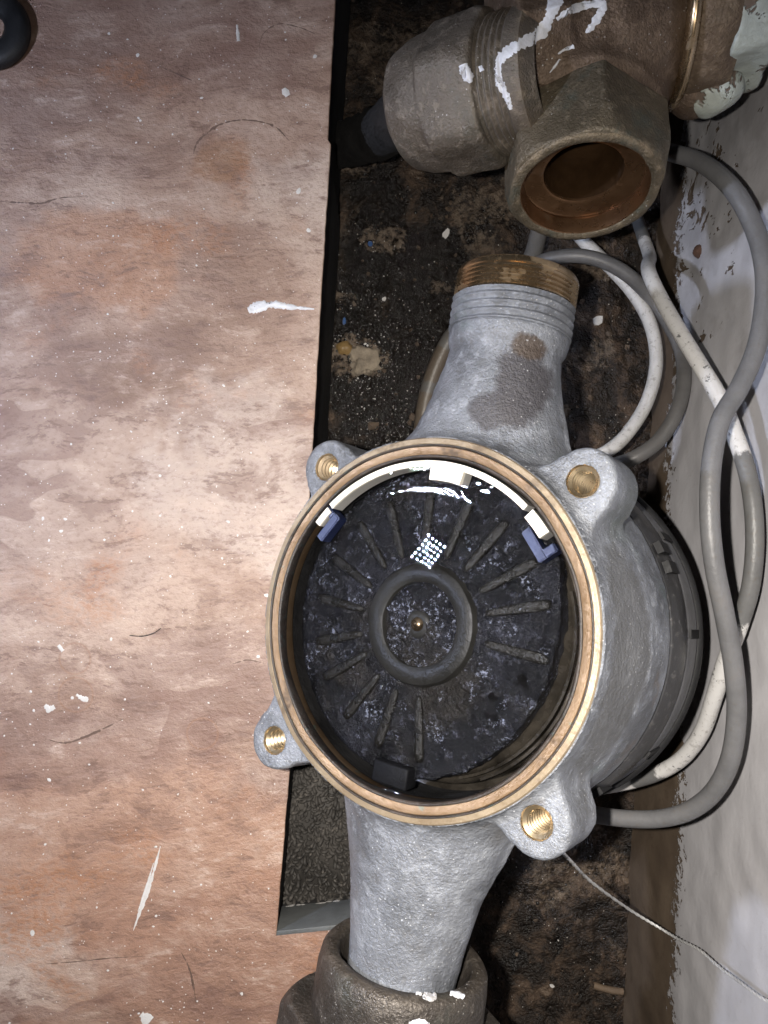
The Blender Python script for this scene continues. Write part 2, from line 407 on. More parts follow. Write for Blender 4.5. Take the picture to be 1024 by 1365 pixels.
def m_cast(name, stain=None):
    s = NT(name)
    n1 = s.noise(28, 5, 0.65, 0.3); n2 = s.noise(160, 5, 0.7); n3 = s.noise(750, 3, 0.7)
    c = s.ramp(n1, [(0.34, (0.100, 0.106, 0.119)), (0.48, (0.172, 0.182, 0.204)), (0.64, (0.255, 0.27, 0.302))])
    c = s.mix(s.math('MULTIPLY', s.step(n2, 0.50, 0.70), 0.5), c, (0.37, 0.39, 0.43))
    c = s.mix(s.math('MULTIPLY', s.step(n2, 0.46, 0.32), 0.45), c, (0.14, 0.14, 0.145))
    gr = s.step(s.noise(20, 4, 0.6, co=s.map(loc_=(5, 2, 9))), 0.60, 0.72)
    c = s.mix(s.math('MULTIPLY', gr, 0.4), c, (0.14, 0.20, 0.185))
    bro = s.step(s.noise(26, 5, 0.7, co=s.map(loc_=(1, 8, 3))), 0.60, 0.72)
    c = s.mix(s.math('MULTIPLY', bro, 0.55), c, (0.16, 0.12, 0.09))
    if stain:
        for p, r, col, k in stain:
            c = s.mix(s.math('MULTIPLY', s.blob(p, r, 0.22, 130), k), c, col)
    sp = s.math('MULTIPLY', s.math('LESS_THAN', s.vor(480), 0.13), s.step(s.noise(50, 3), 0.42, 0.58))
    c = s.mix(s.math('MULTIPLY', sp, 0.7), c, (0.62, 0.63, 0.65))
    s.bump((n2, 0.0005), (n3, 0.0008))
    return s.done(c, s.ramp(n2, [(0.3, 0.36), (0.7, 0.60)]), 0.15, 0.5)

def m_brass(name, c0, c1, dark, rough=(0.22, 0.42), metal=1.0, bump=0.0002, tarn=0.55, green=0.0, axisrings=None):
    s = NT(name)
    n1 = s.noise(45, 5, 0.65, 0.4); n2 = s.noise(230, 4, 0.7)
    c = s.ramp(n1, [(0.35, c0), (0.65, c1)])
    t = s.step(s.noise(42, 4, 0.7, co=s.map(loc_=(3, 5, 1))), tarn, tarn + 0.12)
    c = s.mix(s.math('MULTIPLY', t, 0.8), c, dark)
    if green:
        g = s.step(s.noise(70, 5, 0.7, co=s.map(loc_=(9, 2, 4))), 0.62, 0.70)
        c = s.mix(s.math('MULTIPLY', g, green), c, (0.05, 0.16, 0.15))
    s.bump((n2, bump), (n1, bump * 1.5))
    rg = s.mix(t, s.ramp(n2, [(0.3, rough[0]), (0.7, rough[1])]), 0.6)
    me = s.mix(t, metal, metal * 0.4)
    return s.done(c, rg, me)
M['brass_rim'] = m_brass('brass_rim', (0.165, 0.102, 0.052), (0.25, 0.168, 0.098), (0.045, 0.030, 0.020), (0.38, 0.55), 0.5, 0.0002, 0.53, 0.5)
M['brass_outer'] = m_brass('pale_brass_rim', (0.24, 0.18, 0.115), (0.35, 0.28, 0.195), (0.10, 0.07, 0.045), (0.36, 0.52), 0.45, 0.0003, 0.52)
M['brass'] = m_brass('brass_thread', (0.46, 0.35, 0.215), (0.58, 0.47, 0.32), (0.22, 0.16, 0.10), (0.24, 0.34), 0.9, 0.00003, 0.58)
M['brass_neck'] = m_brass('worn_brass_thread', (0.33, 0.235, 0.135), (0.45, 0.335, 0.21), (0.12, 0.09, 0.06), (0.20, 0.30), 0.95, 0.00006, 0.50)
M['bore_dark'] = m_brass('dark_bore', (0.05, 0.026, 0.012), (0.085, 0.046, 0.022), (0.02, 0.012, 0.008), (0.3, 0.45), 0.6, 0.0001, 0.55)
M['bore'] = m_brass('copper_bore', (0.12, 0.062, 0.030), (0.20, 0.112, 0.058), (0.045, 0.026, 0.015), (0.24, 0.36), 0.8, 0.00005, 0.58)

def m_bronze(name, c0, c1, green=0.4, rough=(0.45, 0.7), edge_highlight=0.75):
    s = NT(name)
    n1 = s.noise(32, 5, 0.65, 0.3); n2 = s.noise(190, 5, 0.75); n3 = s.noise(900, 2, 0.6)
    c = s.ramp(n1, [(0.33, c0), (0.67, c1)])
    c = s.mix(s.math('MULTIPLY', s.step(n2, 0.50, 0.66), 0.45), c, tuple(min(1, x * 1.9 + 0.02) for x in c1))
    g = s.step(s.noise(42, 5, 0.7, co=s.map(loc_=(4, 4, 1))), 0.52, 0.68)
    c = s.mix(s.math('MULTIPLY', g, green), c, (0.075, 0.090, 0.075))
    c = s.mix(s.math('MULTIPLY', s.math('LESS_THAN', s.vor(480), 0.13), s.step(s.noise(60, 3), 0.5, 0.62)), c, (0.45, 0.43, 0.40))
    gp = s.n('ShaderNodeNewGeometry').outputs['Pointiness']
    c = s.mix(s.math('MULTIPLY', s.step(s.math('ADD', gp, s.math('MULTIPLY', s.math('SUBTRACT', n2, 0.5), 0.06)), 0.53, 0.60), edge_highlight), c, (0.36, 0.27, 0.17))  # pale brass tone paints highlights along the sharp edges
    s.bump((n2, 0.0006), (n3, 0.0005))
    return s.done(c, s.ramp(n2, [(0.3, rough[0]), (0.7, rough[1])]), 0.45, 0.5)
M['bronze'] = m_bronze('weathered_bronze', (0.080, 0.053, 0.036), (0.135, 0.094, 0.064), 0.25)
M['bronze_nut'] = m_bronze('green_grey_bronze', (0.085, 0.069, 0.047), (0.150, 0.122, 0.084), 0.7)
M['bronze_pale'] = m_bronze('grey_bronze', (0.105, 0.088, 0.070), (0.165, 0.138, 0.110), 0.25)
M['bronze_dark'] = m_bronze('dark_bronze', (0.048, 0.041, 0.036), (0.085, 0.074, 0.064), 0.25, (0.35, 0.6), 0.12)
M['copper'] = m_bronze('copper_brown', (0.20, 0.085, 0.045), (0.27, 0.12, 0.065), 0.1, (0.4, 0.6))

def m_painted(name, paint, under, cover=0.45):
    s = NT(name)
    n1 = s.noise(55, 6, 0.72, 0.5); n2 = s.noise(260, 4, 0.7)
    k = s.step(n1, cover - 0.015, cover + 0.02)
    c = s.mix(k, under, s.ramp(n2, [(0.3, tuple(x * 0.8 for x in paint)), (0.7, paint)]))
    s.bump((k, 0.0006), (n2, 0.0004))
    return s.done(c, s.mix(k, 0.6, 0.4), 0, 0.5)
M['painted'] = m_painted('pale_green_paint', (0.42, 0.45, 0.40), (0.12, 0.085, 0.06), 0.44)
M['paint_white'] = m_painted('white_paint', (0.74, 0.75, 0.79), (0.45, 0.44, 0.44), 0.40)

def m_plain(name, col, rough=0.5, metal=0.0, var=0.25, sc=60, bump=0.0002, spec=0.5, dust=0.0, dustcol=(0.4, 0.38, 0.36)):
    s = NT(name)
    n = s.noise(sc, 5, 0.65, 0.2); n2 = s.noise(sc * 7, 3, 0.65)
    c = s.ramp(n, [(0.3, tuple(x * (1 - var) for x in col)), (0.7, tuple(min(1, x * (1 + var)) for x in col))])
    if dust: c = s.mix(s.math('MULTIPLY', s.step(n2, 0.55, 0.72), dust), c, dustcol)
    s.bump((n2, bump))
    return s.done(c, s.ramp(n, [(0.3, max(0.02, rough - 0.1)), (0.7, rough + 0.1)]), metal, spec)
M['black_rubber'] = m_plain('black_rubber', (0.012, 0.012, 0.013), 0.5)
M['black_sleeve'] = m_plain('black_sleeve', (0.010, 0.009, 0.009), 0.8, dust=0.3, dustcol=(0.06, 0.05, 0.045))
M['board_shade'] = m_plain('shade_black_board_edge', (0.012, 0.011, 0.011), 0.9)
M['trim'] = m_plain('grey_trim', (0.10, 0.105, 0.105), 0.5, var=0.2)
M['trim_chip'] = m_plain('chipped_grey', (0.30, 0.29, 0.28), 0.6)
M['carpet'] = m_plain('black_carpet', (0.04, 0.036, 0.032), 0.75, var=0.5, dust=0.5, dustcol=(0.16, 0.14, 0.12))
M['motor'] = m_plain('dark_grey_motor', (0.045, 0.045, 0.048), 0.36, 0.2, 0.25, 40, 0.0002, dust=0.25)
M['motor_light'] = m_plain('ribbed_grey_motor', (0.085, 0.085, 0.09), 0.38, 0.1, 0.25, 40)
M['black_plastic'] = m_plain('black_plastic', (0.012, 0.012, 0.013), 0.6, dust=0.1, dustcol=(0.05, 0.05, 0.055), spec=0.3)
M['rust'] = m_plain('rusty_ring', (0.085, 0.05, 0.033), 0.7, 0.2, 0.4, 90, 0.0006)
M['plastic_white'] = m_plain('cream_plastic', (0.70, 0.66, 0.58), 0.38, var=0.10)
M['plastic_blue'] = m_plain('blue_plastic', (0.020, 0.028, 0.075), 0.4, var=0.3)
M['hair'] = m_plain('dark_fibre', (0.03, 0.02, 0.015), 0.6)
M['crack'] = m_plain('dark_printed_crack', (0.13, 0.082, 0.062), 0.5)
M['flake'] = m_plain('pale_flake', (0.62, 0.60, 0.58), 0.6, var=0.12)
M['flake_blue'] = m_plain('blue_flake', (0.04, 0.10, 0.26), 0.5)
M['plaster'] = m_plain('plaster_lump', (0.30, 0.25, 0.19), 0.85, var=0.4, sc=150, bump=0.001)
M['amber'] = m_plain('amber_stone', (0.26, 0.17, 0.07), 0.35, var=0.3, sc=120)
M['twig'] = m_plain('dry_twig', (0.17, 0.12, 0.08), 0.75)
M['chips'] = m_plain('dirt_crumbs', (0.085, 0.06, 0.042), 0.8, var=0.6, sc=30)
M['wire'] = m_plain('thin_wire', (0.60, 0.60, 0.60), 0.35, 0.3)
M['rustbolt'] = m_plain('rusted_head', (0.10, 0.05, 0.03), 0.7, 0.1, 0.4, 120, 0.001)

def m_impeller(name='wet_black_impeller', lo=0.52, spk=0.24, lift=1.0):
    s = NT(name)
    n1 = s.noise(40, 5, 0.7, 0.3); n2 = s.noise(210, 5, 0.75); n3 = s.noise(800, 3, 0.7)
    c = s.ramp(n1, [(0.3, (0.007, 0.007, 0.008)), (0.5, (0.022, 0.022, 0.026)), (0.7, (0.052, 0.053, 0.066))])
    c = s.mix(s.math('MULTIPLY', s.step(n2, 0.55, 0.72), 0.6), c, (0.14, 0.145, 0.19))
    c = s.mix(s.math('MULTIPLY', s.step(s.noise(24, 4, 0.6, co=s.map(loc_=(4, 3, 2))), 0.54, 0.66), 0.5), c, (0.06, 0.05, 0.035))
    sp = s.math('MULTIPLY', s.step(s.noise(640, 3, 0.8), 0.55, 0.63), s.step(s.noise(90, 3, 0.7), lo, lo + 0.14))
    c = s.mix(s.math('MULTIPLY', sp, 0.85), c, (0.60, 0.64, 0.78))  # bluish white specks paint in the sparkle of the wet surface
    s.bump((n2, 0.0016), (n3, 0.0016))
    return s.done(c, s.ramp(n2, [(0.3, 0.10), (0.7, 0.30)]), 0.2, 0.8)
M['impeller'] = m_impeller(); M['hub_core'] = m_impeller('glint_speckled_hub_core', 0.40, 0.33)
M['grime'] = m_plain('dark_grime', (0.035, 0.027, 0.022), 0.5, 0, 0.6, 60, 0.0006, dust=0.25, dustcol=(0.03, 0.09, 0.09))
M['hub'] = m_plain('olive_black_hub', (0.036, 0.034, 0.029), 0.45, 0, 0.35, 60, 0.0003)
M['rib'] = m_plain('black_rib', (0.022, 0.020, 0.016), 0.3, 0, 0.7, 130, 0.0008, spec=0.7, dust=0.25, dustcol=(0.05, 0.045, 0.034))
M['cavity'] = m_plain('stained_cavity', (0.060, 0.050, 0.037), 0.26, 0.2, 0.7, 70, 0.0002)
M['cavity_wall'] = m_plain('dark_cavity', (0.022, 0.021, 0.02), 0.5, 0.0, 0.4, 55, 0.0006)
M['sludge'] = m_plain('wet_sludge', (0.010, 0.009, 0.008), 0.12, 0, 0.5, 150, 0.003)

M['sludge_drop'] = m_plain('wet_drop', (0.012, 0.010, 0.009), 0.16, 0, 0.3, 150, 0.0, spec=1.0)

def m_cable(name, sheath, paint=None, spans=(), dirt=0.25):
    s = NT(name)
    n = s.noise(90, 5, 0.7); n2 = s.noise(420, 3, 0.7)
    c = s.ramp(n, [(0.3, tuple(x * 0.82 for x in sheath)), (0.7, tuple(x * 1.12 for x in sheath))])
    rg = 0.42
    if paint:
        a = s.attr('along')
        k = None
        for x0, x1 in spans:
            j = s.math('ADD', a, s.math('MULTIPLY', s.math('SUBTRACT', n, 0.5), 0.06))
            m = s.math('MULTIPLY', s.step(j, x0 - 0.004, x0 + 0.004), s.math('SUBTRACT', 1.0, s.step(j, x1 - 0.004, x1 + 0.004)))
            k = m if k is None else s.math('MAXIMUM', k, m)
        k = s.math('MULTIPLY', k, s.math('SUBTRACT', 1.0, s.step(s.noise(230, 4, 0.7, 0.4), 0.62, 0.66)))
        c = s.mix(k, c, paint)
    c = s.mix(s.math('MULTIPLY', s.math('MAXIMUM', s.step(n2, 0.56, 0.68), s.step(n, 0.56, 0.70)), dirt), c, (0.13, 0.11, 0.09))
    s.bump((n2, 0.0002))
    return s.done(c, rg, 0, 0.5)
M['cable_grey'] = m_cable('grey_cable', (0.145, 0.145, 0.15))
M['cable_dim'] = m_cable('dull_grey_cable', (0.125, 0.122, 0.122))
M['cable_dirty'] = m_cable('dirty_cable', (0.12, 0.115, 0.11), (0.105, 0.085, 0.066), ((0.62, 0.74), (0.78, 0.95)), 0.6)
M['cable_white'] = m_cable('white_cable', (0.56, 0.55, 0.54), dirt=0.5)
M['cable_painted'] = m_cable('half_painted_cable', (0.14, 0.14, 0.14), (0.60, 0.59, 0.58), ((0.06, 0.46), (0.66, 0.90), (0.95, 0.985)), 0.4)

def m_water():
    s = NT('pump_water')
    t = s.t; t.nodes.remove(s.b)
    tr = s.n('ShaderNodeBsdfTransparent'); tr.inputs[0].default_value = (0.60, 0.61, 0.64, 1)
    gl = s.n('ShaderNodeBsdfGlossy'); gl.inputs['Roughness'].default_value = 0.0; gl.inputs[0].default_value = (1, 1, 1, 1)
    fr = s.n('ShaderNodeFresnel'); fr.inputs[0].default_value = 1.33
    mx = s.n('ShaderNodeMixShader'); s.l(fr.outputs[0], mx.inputs[0]); s.l(tr.outputs[0], mx.inputs[1]); s.l(gl.outputs[0], mx.inputs[2])
    s.l(mx.outputs[0], s.out.inputs[0])
    return s.m
M['water'] = m_water()

# ------------------------------------------------------------------ setting
# dirt floor in the gap: an uneven sheet
nx, ny = 260, 420
x0, x1, y0, y1 = -0.16, 0.20, -0.36, 0.36
V = []; F = []
for j in range(ny + 1):
    for i in range(nx + 1):
        x = x0 + (x1 - x0) * i / nx; y = y0 + (y1 - y0) * j / ny
        z = 0.006 * mnoise.noise(Vector((x * 14, y * 14, 0.3))) + 0.0035 * mnoise.noise(Vector((x * 48, y * 48, 3))) \
            + 0.0020 * mnoise.noise(Vector((x * 130, y * 130, 7))) + 0.0010 * mnoise.noise(Vector((x * 330, y * 330, 1)))
        V.append((x, y, z - 0.004))
for j in range(ny):
    for i in range(nx):
        a = j * (nx + 1) + i
        F.append((a, a + 1, a + nx + 2, a + nx + 1))
floor = mesh_obj('floor', V, F, M['dirt'])
tag(floor, 'grimy dark brown floor in the gap behind the pump', kind='structure')

# skirting wall on the right
a = at(893, 0, H); b = at(833, 1365, H)
wd = (a - b); wd.z = 0; wl_ = wd.normalized(); wn = Vector((-wl_.y, wl_.x, 0))    # wn points left, into the gap
WM = Matrix(((wn.x, wl_.x, 0, b.x), (wn.y, wl_.y, 0, b.y), (0, 0, 1, 0), (0, 0, 0, 1)))
V = []; F = []
ny, nz = 240, 90
for j in range(ny + 1):
    for k in range(nz + 1):
        y = -0.12 + 0.92 * j / ny; z = -0.02 + 0.36 * k / nz
        x = 0.0012 * mnoise.noise(Vector((y * 18, z * 18, 2))) + 0.0008 * mnoise.noise(Vector((y * 70, z * 70, 5)))
        V.append((x, y, z))
for j in range(ny):
    for k in range(nz):
        a_ = j * (nz + 1) + k
        F.append((a_, a_ + 1, a_ + nz + 2, a_ + nz + 1))
wall = mesh_obj('wall', V, F, M['wall']); wall.matrix_world = WM
# offset object coords so that y = 0 lies mid frame (matrix carries it)
for v_ in wall.data.vertices: v_.co.y -= 0.3157
wall.matrix_world = WM @ Matrix.Translation((0, 0.3157, 0))
wall.data.flip_normals()
tag(wall, 'grey painted skirting board with peeling paint and brown lower edge', kind='structure')
bolt = lathe('bolt_head', [(0.0, 0.003), (0.0015, 0.0028), (0.0028, 0.0017), (0.0036, 0.0), (0.0036, -0.004)], M['rustbolt'], None, n=20, wob=0.0008)

# board with stone-look vinyl, cut out round the pump
DT = 0.37
edge = [(-420, -420), (473, -420), (447, 0), (441, 110), (437, 186), (441, 192), (428, 395), (419, 560), (404, 800), (385, 1040), (368, 1248), (452, 1239.5), (556, 1229), (548, 1800), (-420, 1800)]
def slab(name, pts, zt, zb, mat, parent=None, bev=0.0):
    bm = bmesh.new()
    vs = [bm.verts.new((p.x, p.y, zt)) for p in pts]
    f = bm.faces.new(vs); bm.normal_update()
    if f.normal.z < 0: f.normal_flip()
    r = bmesh.ops.extrude_face_region(bm, geom=[f])
    for v_ in [g for g in r['geom'] if isinstance(g, bmesh.types.BMVert)]: v_.co.z = zb
    bmesh.ops.recalc_face_normals(bm, faces=bm.faces)
    if bev: bmesh.ops.bevel(bm, geom=[e for e in bm.edges if abs(e.verts[0].co.z - zt) < 1e-6 and abs(e.verts[1].co.z - zt) < 1e-6], offset=bev, segments=2, affect='EDGES')
    me = bpy.data.meshes.new(name); bm.to_mesh(me); bm.free()
    return link(name, me, mat, parent, smooth=False)
top_pts = []
E2 = [at(px, py, DT) for px, py in edge]
for i, p in enumerate(E2):                           # small nicks along the cut edge
    q = E2[(i + 1) % len(E2)]; n = max(1, int((q - p).length / 0.004)) if 1 <= i <= 11 else 1
    for k in range(n):
        t = k / n; r_ = p.lerp(q, t)
        if n > 1 and k: r_ = r_ + Vector((0.0004 * mnoise.noise(r_ * 300), 0.0003 * mnoise.noise(r_ * 210), 0))
        top_pts.append(r_)
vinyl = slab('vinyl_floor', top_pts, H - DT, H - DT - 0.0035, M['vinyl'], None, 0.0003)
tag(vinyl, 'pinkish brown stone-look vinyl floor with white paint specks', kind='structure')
in_pts = [p + Vector((-0.0012, -0.0012, 0)) for p in E2]
slab('board', in_pts, H - DT - 0.0036, 0.0, M['board_shade'], vinyl)  # block fills the void below the board; its black paints in the shade
A = at(367, 1248, DT); B = at(560, 1228.6, DT)
dirx = (B - A).normalized(); nrm_ = Vector((-dirx.y, dirx.x, 0))
mid_ = (A + B) / 2
TM = Matrix.Translation(mid_ + nrm_ * 0.0006 + Vector((0, 0, -0.0125))) @ Matrix(((dirx.x, nrm_.x, 0, 0), (dirx.y, nrm_.y, 0, 0), (0, 0, 1, 0), (0, 0, 0, 1)))
trim = rbox('edge_trim', ((B - A).length, 0.003, 0.024), M['trim'], vinyl, 0.0004, TM)
chip_bm = bmesh.new()
for k in range(16):
    s_ = random.uniform(0.003, 0.007)
    m = TM @ Matrix.Translation((random.uniform(-0.034, 0.03), 0.0009, -0.0112 + random.uniform(-0.0006, 0.0004))) @ Matrix.Diagonal((s_, 0.0016, random.uniform(0.001, 0.0026), 1))
    bmesh.ops.create_icosphere(chip_bm, subdivisions=1, radius=0.6, matrix=m)
me = bpy.data.meshes.new('chipped_paint'); chip_bm.to_mesh(me); chip_bm.free(); tag(link('chipped_paint', me, M['trim_chip'], trim), kind='stuff')

# loop-pile carpet scrap in the cut-out
V = []; F = []
def loop_tuft(c, ang, s):
    n0 = len(V); seg = 7; ring = 5
    for i in range(seg + 1):
        t = PI * i / seg
        cc = Vector((math.cos(t) * 0.0019 * s, 0, math.sin(t) * 0.0034 * s))
        nn = Vector((math.cos(t), 0, math.sin(t)))
        for k in range(ring):
            q = 2 * PI * k / ring
            p = cc + (nn * math.cos(q) + Vector((0, 1, 0)) * math.sin(q)) * 0.00105 * s
            x, y = p.x * math.cos(ang) - p.y * math.sin(ang), p.x * math.sin(ang) + p.y * math.cos(ang)
            V.append((c[0] + x, c[1] + y, c[2] + p.z))
    for i in range(seg):
        for k in range(ring):
            k2 = (k + 1) % ring
            F.append((n0 + i * ring + k, n0 + i * ring + k2, n0 + (i + 1) * ring + k2, n0 + (i + 1) * ring + k))
CZ = H - 0.405
pa = at(378, 1010, 0.405); pb = at(520, 1245, 0.405)
yy = pb.y
row = 0
while yy < pa.y + 0.02:
    xx = pa.x - 0.012
    while xx < pb.x:
        loop_tuft((xx + (row % 2) * 0.0018 + random.gauss(0, 0.0007), yy + random.gauss(0, 0.0007), CZ + random.gauss(0, 0.0009)), random.uniform(0, PI), random.uniform(0.5, 1.0))
        xx += 0.0027
    yy += 0.0025; row += 1
n0 = len(V)
q = [(pa.x - 0.015, pb.y - 0.004), (pb.x, pb.y - 0.004), (pb.x, pa.y + 0.022), (pa.x - 0.015, pa.y + 0.022)]
V += [(x, y, CZ + 0.0004) for x, y in q] + [(x, y, 0.0) for x, y in q]
F += [(n0, n0 + 1, n0 + 2, n0 + 3)] + [(n0 + k, n0 + 4 + k, n0 + 4 + (k + 1) % 4, n0 + (k + 1) % 4) for k in range(4)]
carpet = mesh_obj('carpet', V, F, M['carpet'])
tag(carpet, 'black loop-pile carpet scrap in the floor cut-out below the pump', 'carpet', kind='stuff')

# ------------------------------------------------------------------ pump
pump = empty('pump', PM)
tag(pump, 'open grey cast pump housing with brass rim, filled with dark water', 'pump')
AX = -0.035                    # pipe axis behind the rim plane
LUG = [(48, 0.0790), (135, 0.0785), (-46, 0.0780), (-135.2, 0.0835)]
lug_c = [(r * math.cos(math.radians(a)), r * math.sin(math.radians(a))) for a, r in LUG]
def casing_field(X, Y, Z):
    R = np.sqrt(X * X + Y * Y)
    pr = np.interp(Z, [-0.070, -0.062, -0.045, -0.025, -0.010, -0.002], [0.0762, 0.0775, 0.0765, 0.0735, 0.0708, 0.0700]).astype(np.float32)
    d = np.maximum(R - pr, np.maximum(Z - 0.0002, -0.066 - Z))
    # necks
    for sg, prof_v, prof_w, end in (
        (1, ([0.0, 0.045, 0.060, 0.075, 0.090, 0.105, 0.111, 0.114, 0.119, 0.1205], [0.062, 0.050, 0.0395, 0.0325, 0.0275, 0.0238, 0.0228, 0.0240, 0.0246, 0.0232]),
            ([0.0, 0.045, 0.060, 0.075, 0.090, 0.105, 0.111, 0.114, 0.119, 0.1205], [0.028, 0.0285, 0.0275, 0.026, 0.0240, 0.0222, 0.0222, 0.0242, 0.0246, 0.0232]), 0.1205),
        (-1, ([0.0, 0.045, 0.060, 0.075, 0.090, 0.105, 0.125, 0.14, 0.16], [0.062, 0.050, 0.0420, 0.0360, 0.0308, 0.0268, 0.0228, 0.0212, 0.0210]),
            ([0.0, 0.045, 0.060, 0.075, 0.090, 0.105, 0.125, 0.14, 0.16], [0.028, 0.0285, 0.028, 0.0272, 0.0256, 0.0238, 0.0226, 0.0222, 0.0222]), 0.150)):
        T = sg * Y; XS = X - 0.0042 * np.clip((Y - 0.02) / 0.10, 0, 1)
        a_ = np.interp(T, *prof_v).astype(np.float32); b_ = np.interp(T, *prof_w).astype(np.float32)
        e = (np.sqrt((XS / a_) ** 2 + ((Z - AX) / b_) ** 2) - 1) * np.minimum(a_, b_)
        e = smax(e, np.maximum(T - end, -T), 0.0015)
        # cast seam ridge
        e = e - 0.0012 * np.exp(-((Z - AX + 0.004) / 0.0022) ** 2) * (X > 0) * np.clip((0.105 - T) / 0.02, 0, 1)
        d = smin(d, e, 0.010)
    # keep the area above the neck free of the rim face
    d = np.maximum(d, Z - 0.0002)
    for (cx, cy) in lug_c:
        rr_ = math.hypot(cx, cy); ux, uy = cx / rr_, cy / rr_
        al = X * ux + Y * uy; pe = -X * uy + Y * ux
        taper = 0.0118 + 0.0008 * np.clip((-0.006 - Z) / 0.03, 0, 1)
        cyl = np.sqrt((al - rr_) ** 2 + pe ** 2) - taper
        web = np.maximum(np.abs(pe) - (0.0118 + 0.010 * np.clip((rr_ - al) / 0.02, 0, 1) ** 1.3), np.maximum(al - rr_, 0.05 - al))
        bo = smin(cyl, web, 0.003)
        bo = smax(bo, np.maximum(Z + 0.0062, -0.034 - Z), 0.0022)
        d = smin(d, bo, 0.0045)
    d = d + 0.0003 * vnoise(X, Y, Z, 70, 1) + 0.00018 * vnoise(X, Y, Z, 330, 2)
    # cavity and lug holes
    cav = np.maximum(R - np.where(Z > -0.0032, 0.0690, 0.0640), -0.033 - Z)
    d = np.maximum(d, -cav)
    for (cx, cy) in lug_c:
        d = np.maximum(d, -np.maximum(np.sqrt((X - cx) ** 2 + (Y - cy) ** 2) - 0.0056, -0.045 - Z))
    # bore at the upper end
    d = np.maximum(d, -np.maximum(np.sqrt((X - 0.0042) ** 2 + (Z - AX) ** 2) - 0.0185, 0.085 - Y))
    return d
st = []
st.append(((0.0735, 0.0, -0.022), (0.02, 0.06, 0.016), (0.105, 0.105, 0.105), 0.75)); st.append(((0.045, -0.058, -0.03), (0.02, 0.02, 0.02), (0.15, 0.145, 0.14), 0.5)); st.append(((0.05, 0.056, -0.03), (0.022, 0.02, 0.02), (0.13, 0.145, 0.145), 0.5))
p = loc(688, 505, -0.0105); st.append(((p.x, p.y, p.z), (0.0105, 0.019, 0.03), (0.066, 0.062, 0.068), 0.95))
p = loc(655, 545, -0.0105); st.append(((p.x, p.y, p.z), (0.010, 0.008, 0.03), (0.07, 0.066, 0.072), 0.9))
p = loc(695, 455, -0.0115); st.append(((p.x, p.y, p.z), (0.006, 0.005, 0.03), (0.075, 0.055, 0.042), 0.9))
M['cast'] = m_cast('grey_cast_metal', st)
casing = field_mesh('casing', (-0.100, -0.158, -0.072), (0.100, 0.128, 0.003), 0.0009, casing_field, M['cast'], pump)
lathe('outer_rim', [(0.0640, -0.003), (0.0688, -0.003), (0.0695, -0.0012), (0.0695, 0.0004), (0.0690, 0.0010), (0.0672, 0.0011), (0.0668, 0.0006), (0.0667, -0.0010), (0.0640, -0.0010)], M['brass_outer'], pump, 192, sharp=30, wob=0.0003)
lathe('inner_rim', [(0.0666, -0.0009), (0.0664, 0.0000), (0.0660, 0.0004), (0.0634, 0.0002), (0.0626, -0.0004), (0.0622, -0.0020), (0.0620, -0.0075), (0.0626, -0.0085), (0.0638, -0.0088)], M['brass_rim'], pump, 192, sharp=40, wob=0.0004)
lathe('grime_line', [(0.0632, 0.0001), (0.0629, 0.0006), (0.0622, 0.0004), (0.0617, -0.0006), (0.0615, -0.0024), (0.0620, -0.004)], M['grime'], pump, 192, wob=0.0007)
lathe('seam_grime', [(0.0671, 0.0008), (0.0669, 0.0012), (0.0664, 0.0010), (0.0662, 0.0002)], M['grime'], pump, 192, wob=0.0007)
def thread_prof(r_out, depth, z0, z1, pitch):
    n = int(round(abs(z1 - z0) / pitch)); out = []
    for k in range(n):
        z = z0 + (z1 - z0) * k / n; dz = (z1 - z0) / n
        out += [(r_out, z), (r_out, z + dz * 0.15), (r_out + depth, z + dz * 0.5), (r_out + depth, z + dz * 0.62)]
    out.append((r_out, z1)); return out
for cx, cy in lug_c:
    lathe('threaded_insert', [(0.0060, -0.0066), (0.0057, -0.0063), (0.0054, -0.0070)] + thread_prof(0.0054, -0.0013, -0.0072, -0.0348, 0.0023), M['brass'], casing, 40, origin=(cx, cy, 0), sharp=30)
# threaded upper end
th = lathe('outlet_thread', [(0.0235, 0.1322)] + thread_prof(0.0250, -0.0010, 0.1325, 0.1400, 0.0019) + [(0.0243, 0.1398), (0.0243, 0.1412), (0.0250, 0.1418), (0.0249, 0.1432), (0.0243, 0.1442), (0.0232, 0.1446), (0.0190, 0.1444), (0.0183, 0.1430), (0.0183, 0.100)], M['brass_neck'], pump, 96, axis='y', origin=(0.0042, 0, AX), sharp=30)
lathe('corroded_thread', [(0.0185, 0.112), (0.0236, 0.1192)] + thread_prof(0.0251, -0.0013, 0.1194, 0.1320, 0.0032) + [(0.0236, 0.1324)], M['cast'], pump, 96, axis='y', origin=(0.0042, 0, AX), sharp=40, wob=0.0004)

# motor at the back
lathe('motor_flange', [(0.050, -0.064), (0.0750, -0.0645), (0.0776, -0.0660), (0.0790, -0.0700), (0.0804, -0.0800), (0.0800, -0.0820), (0.050, -0.083)], M['motor'], pump, 160, sharp=30)
for a_ in (27, 33, -45, -52, 62, 140, 200):
    arc_box('black_stripe', 0.0785, 0.0812, -0.0805, -0.0675, a_ - 1.7, a_ + 1.7, M['black_plastic'], pump, 4)
mb = lathe('motor_cover', [(0.050, -0.0825), (0.0792, -0.0832), (0.0800, -0.085)] + [(0.0800 + (0.0004 if k % 2 else 0), -0.085 - 0.0006 * k) for k in range(28)] + [(0.0805, -0.1030), (0.0800, -0.1055), (0.076, -0.107), (0.02, -0.108), (0.0, -0.108)], M['motor_light'], pump, 160, sharp=25)
lathe('cover_edge', [(0.0805, -0.1030), (0.0822, -0.1034), (0.0826, -0.1050), (0.0818, -0.1066), (0.0780, -0.1072)], M['black_plastic'], pump, 160)
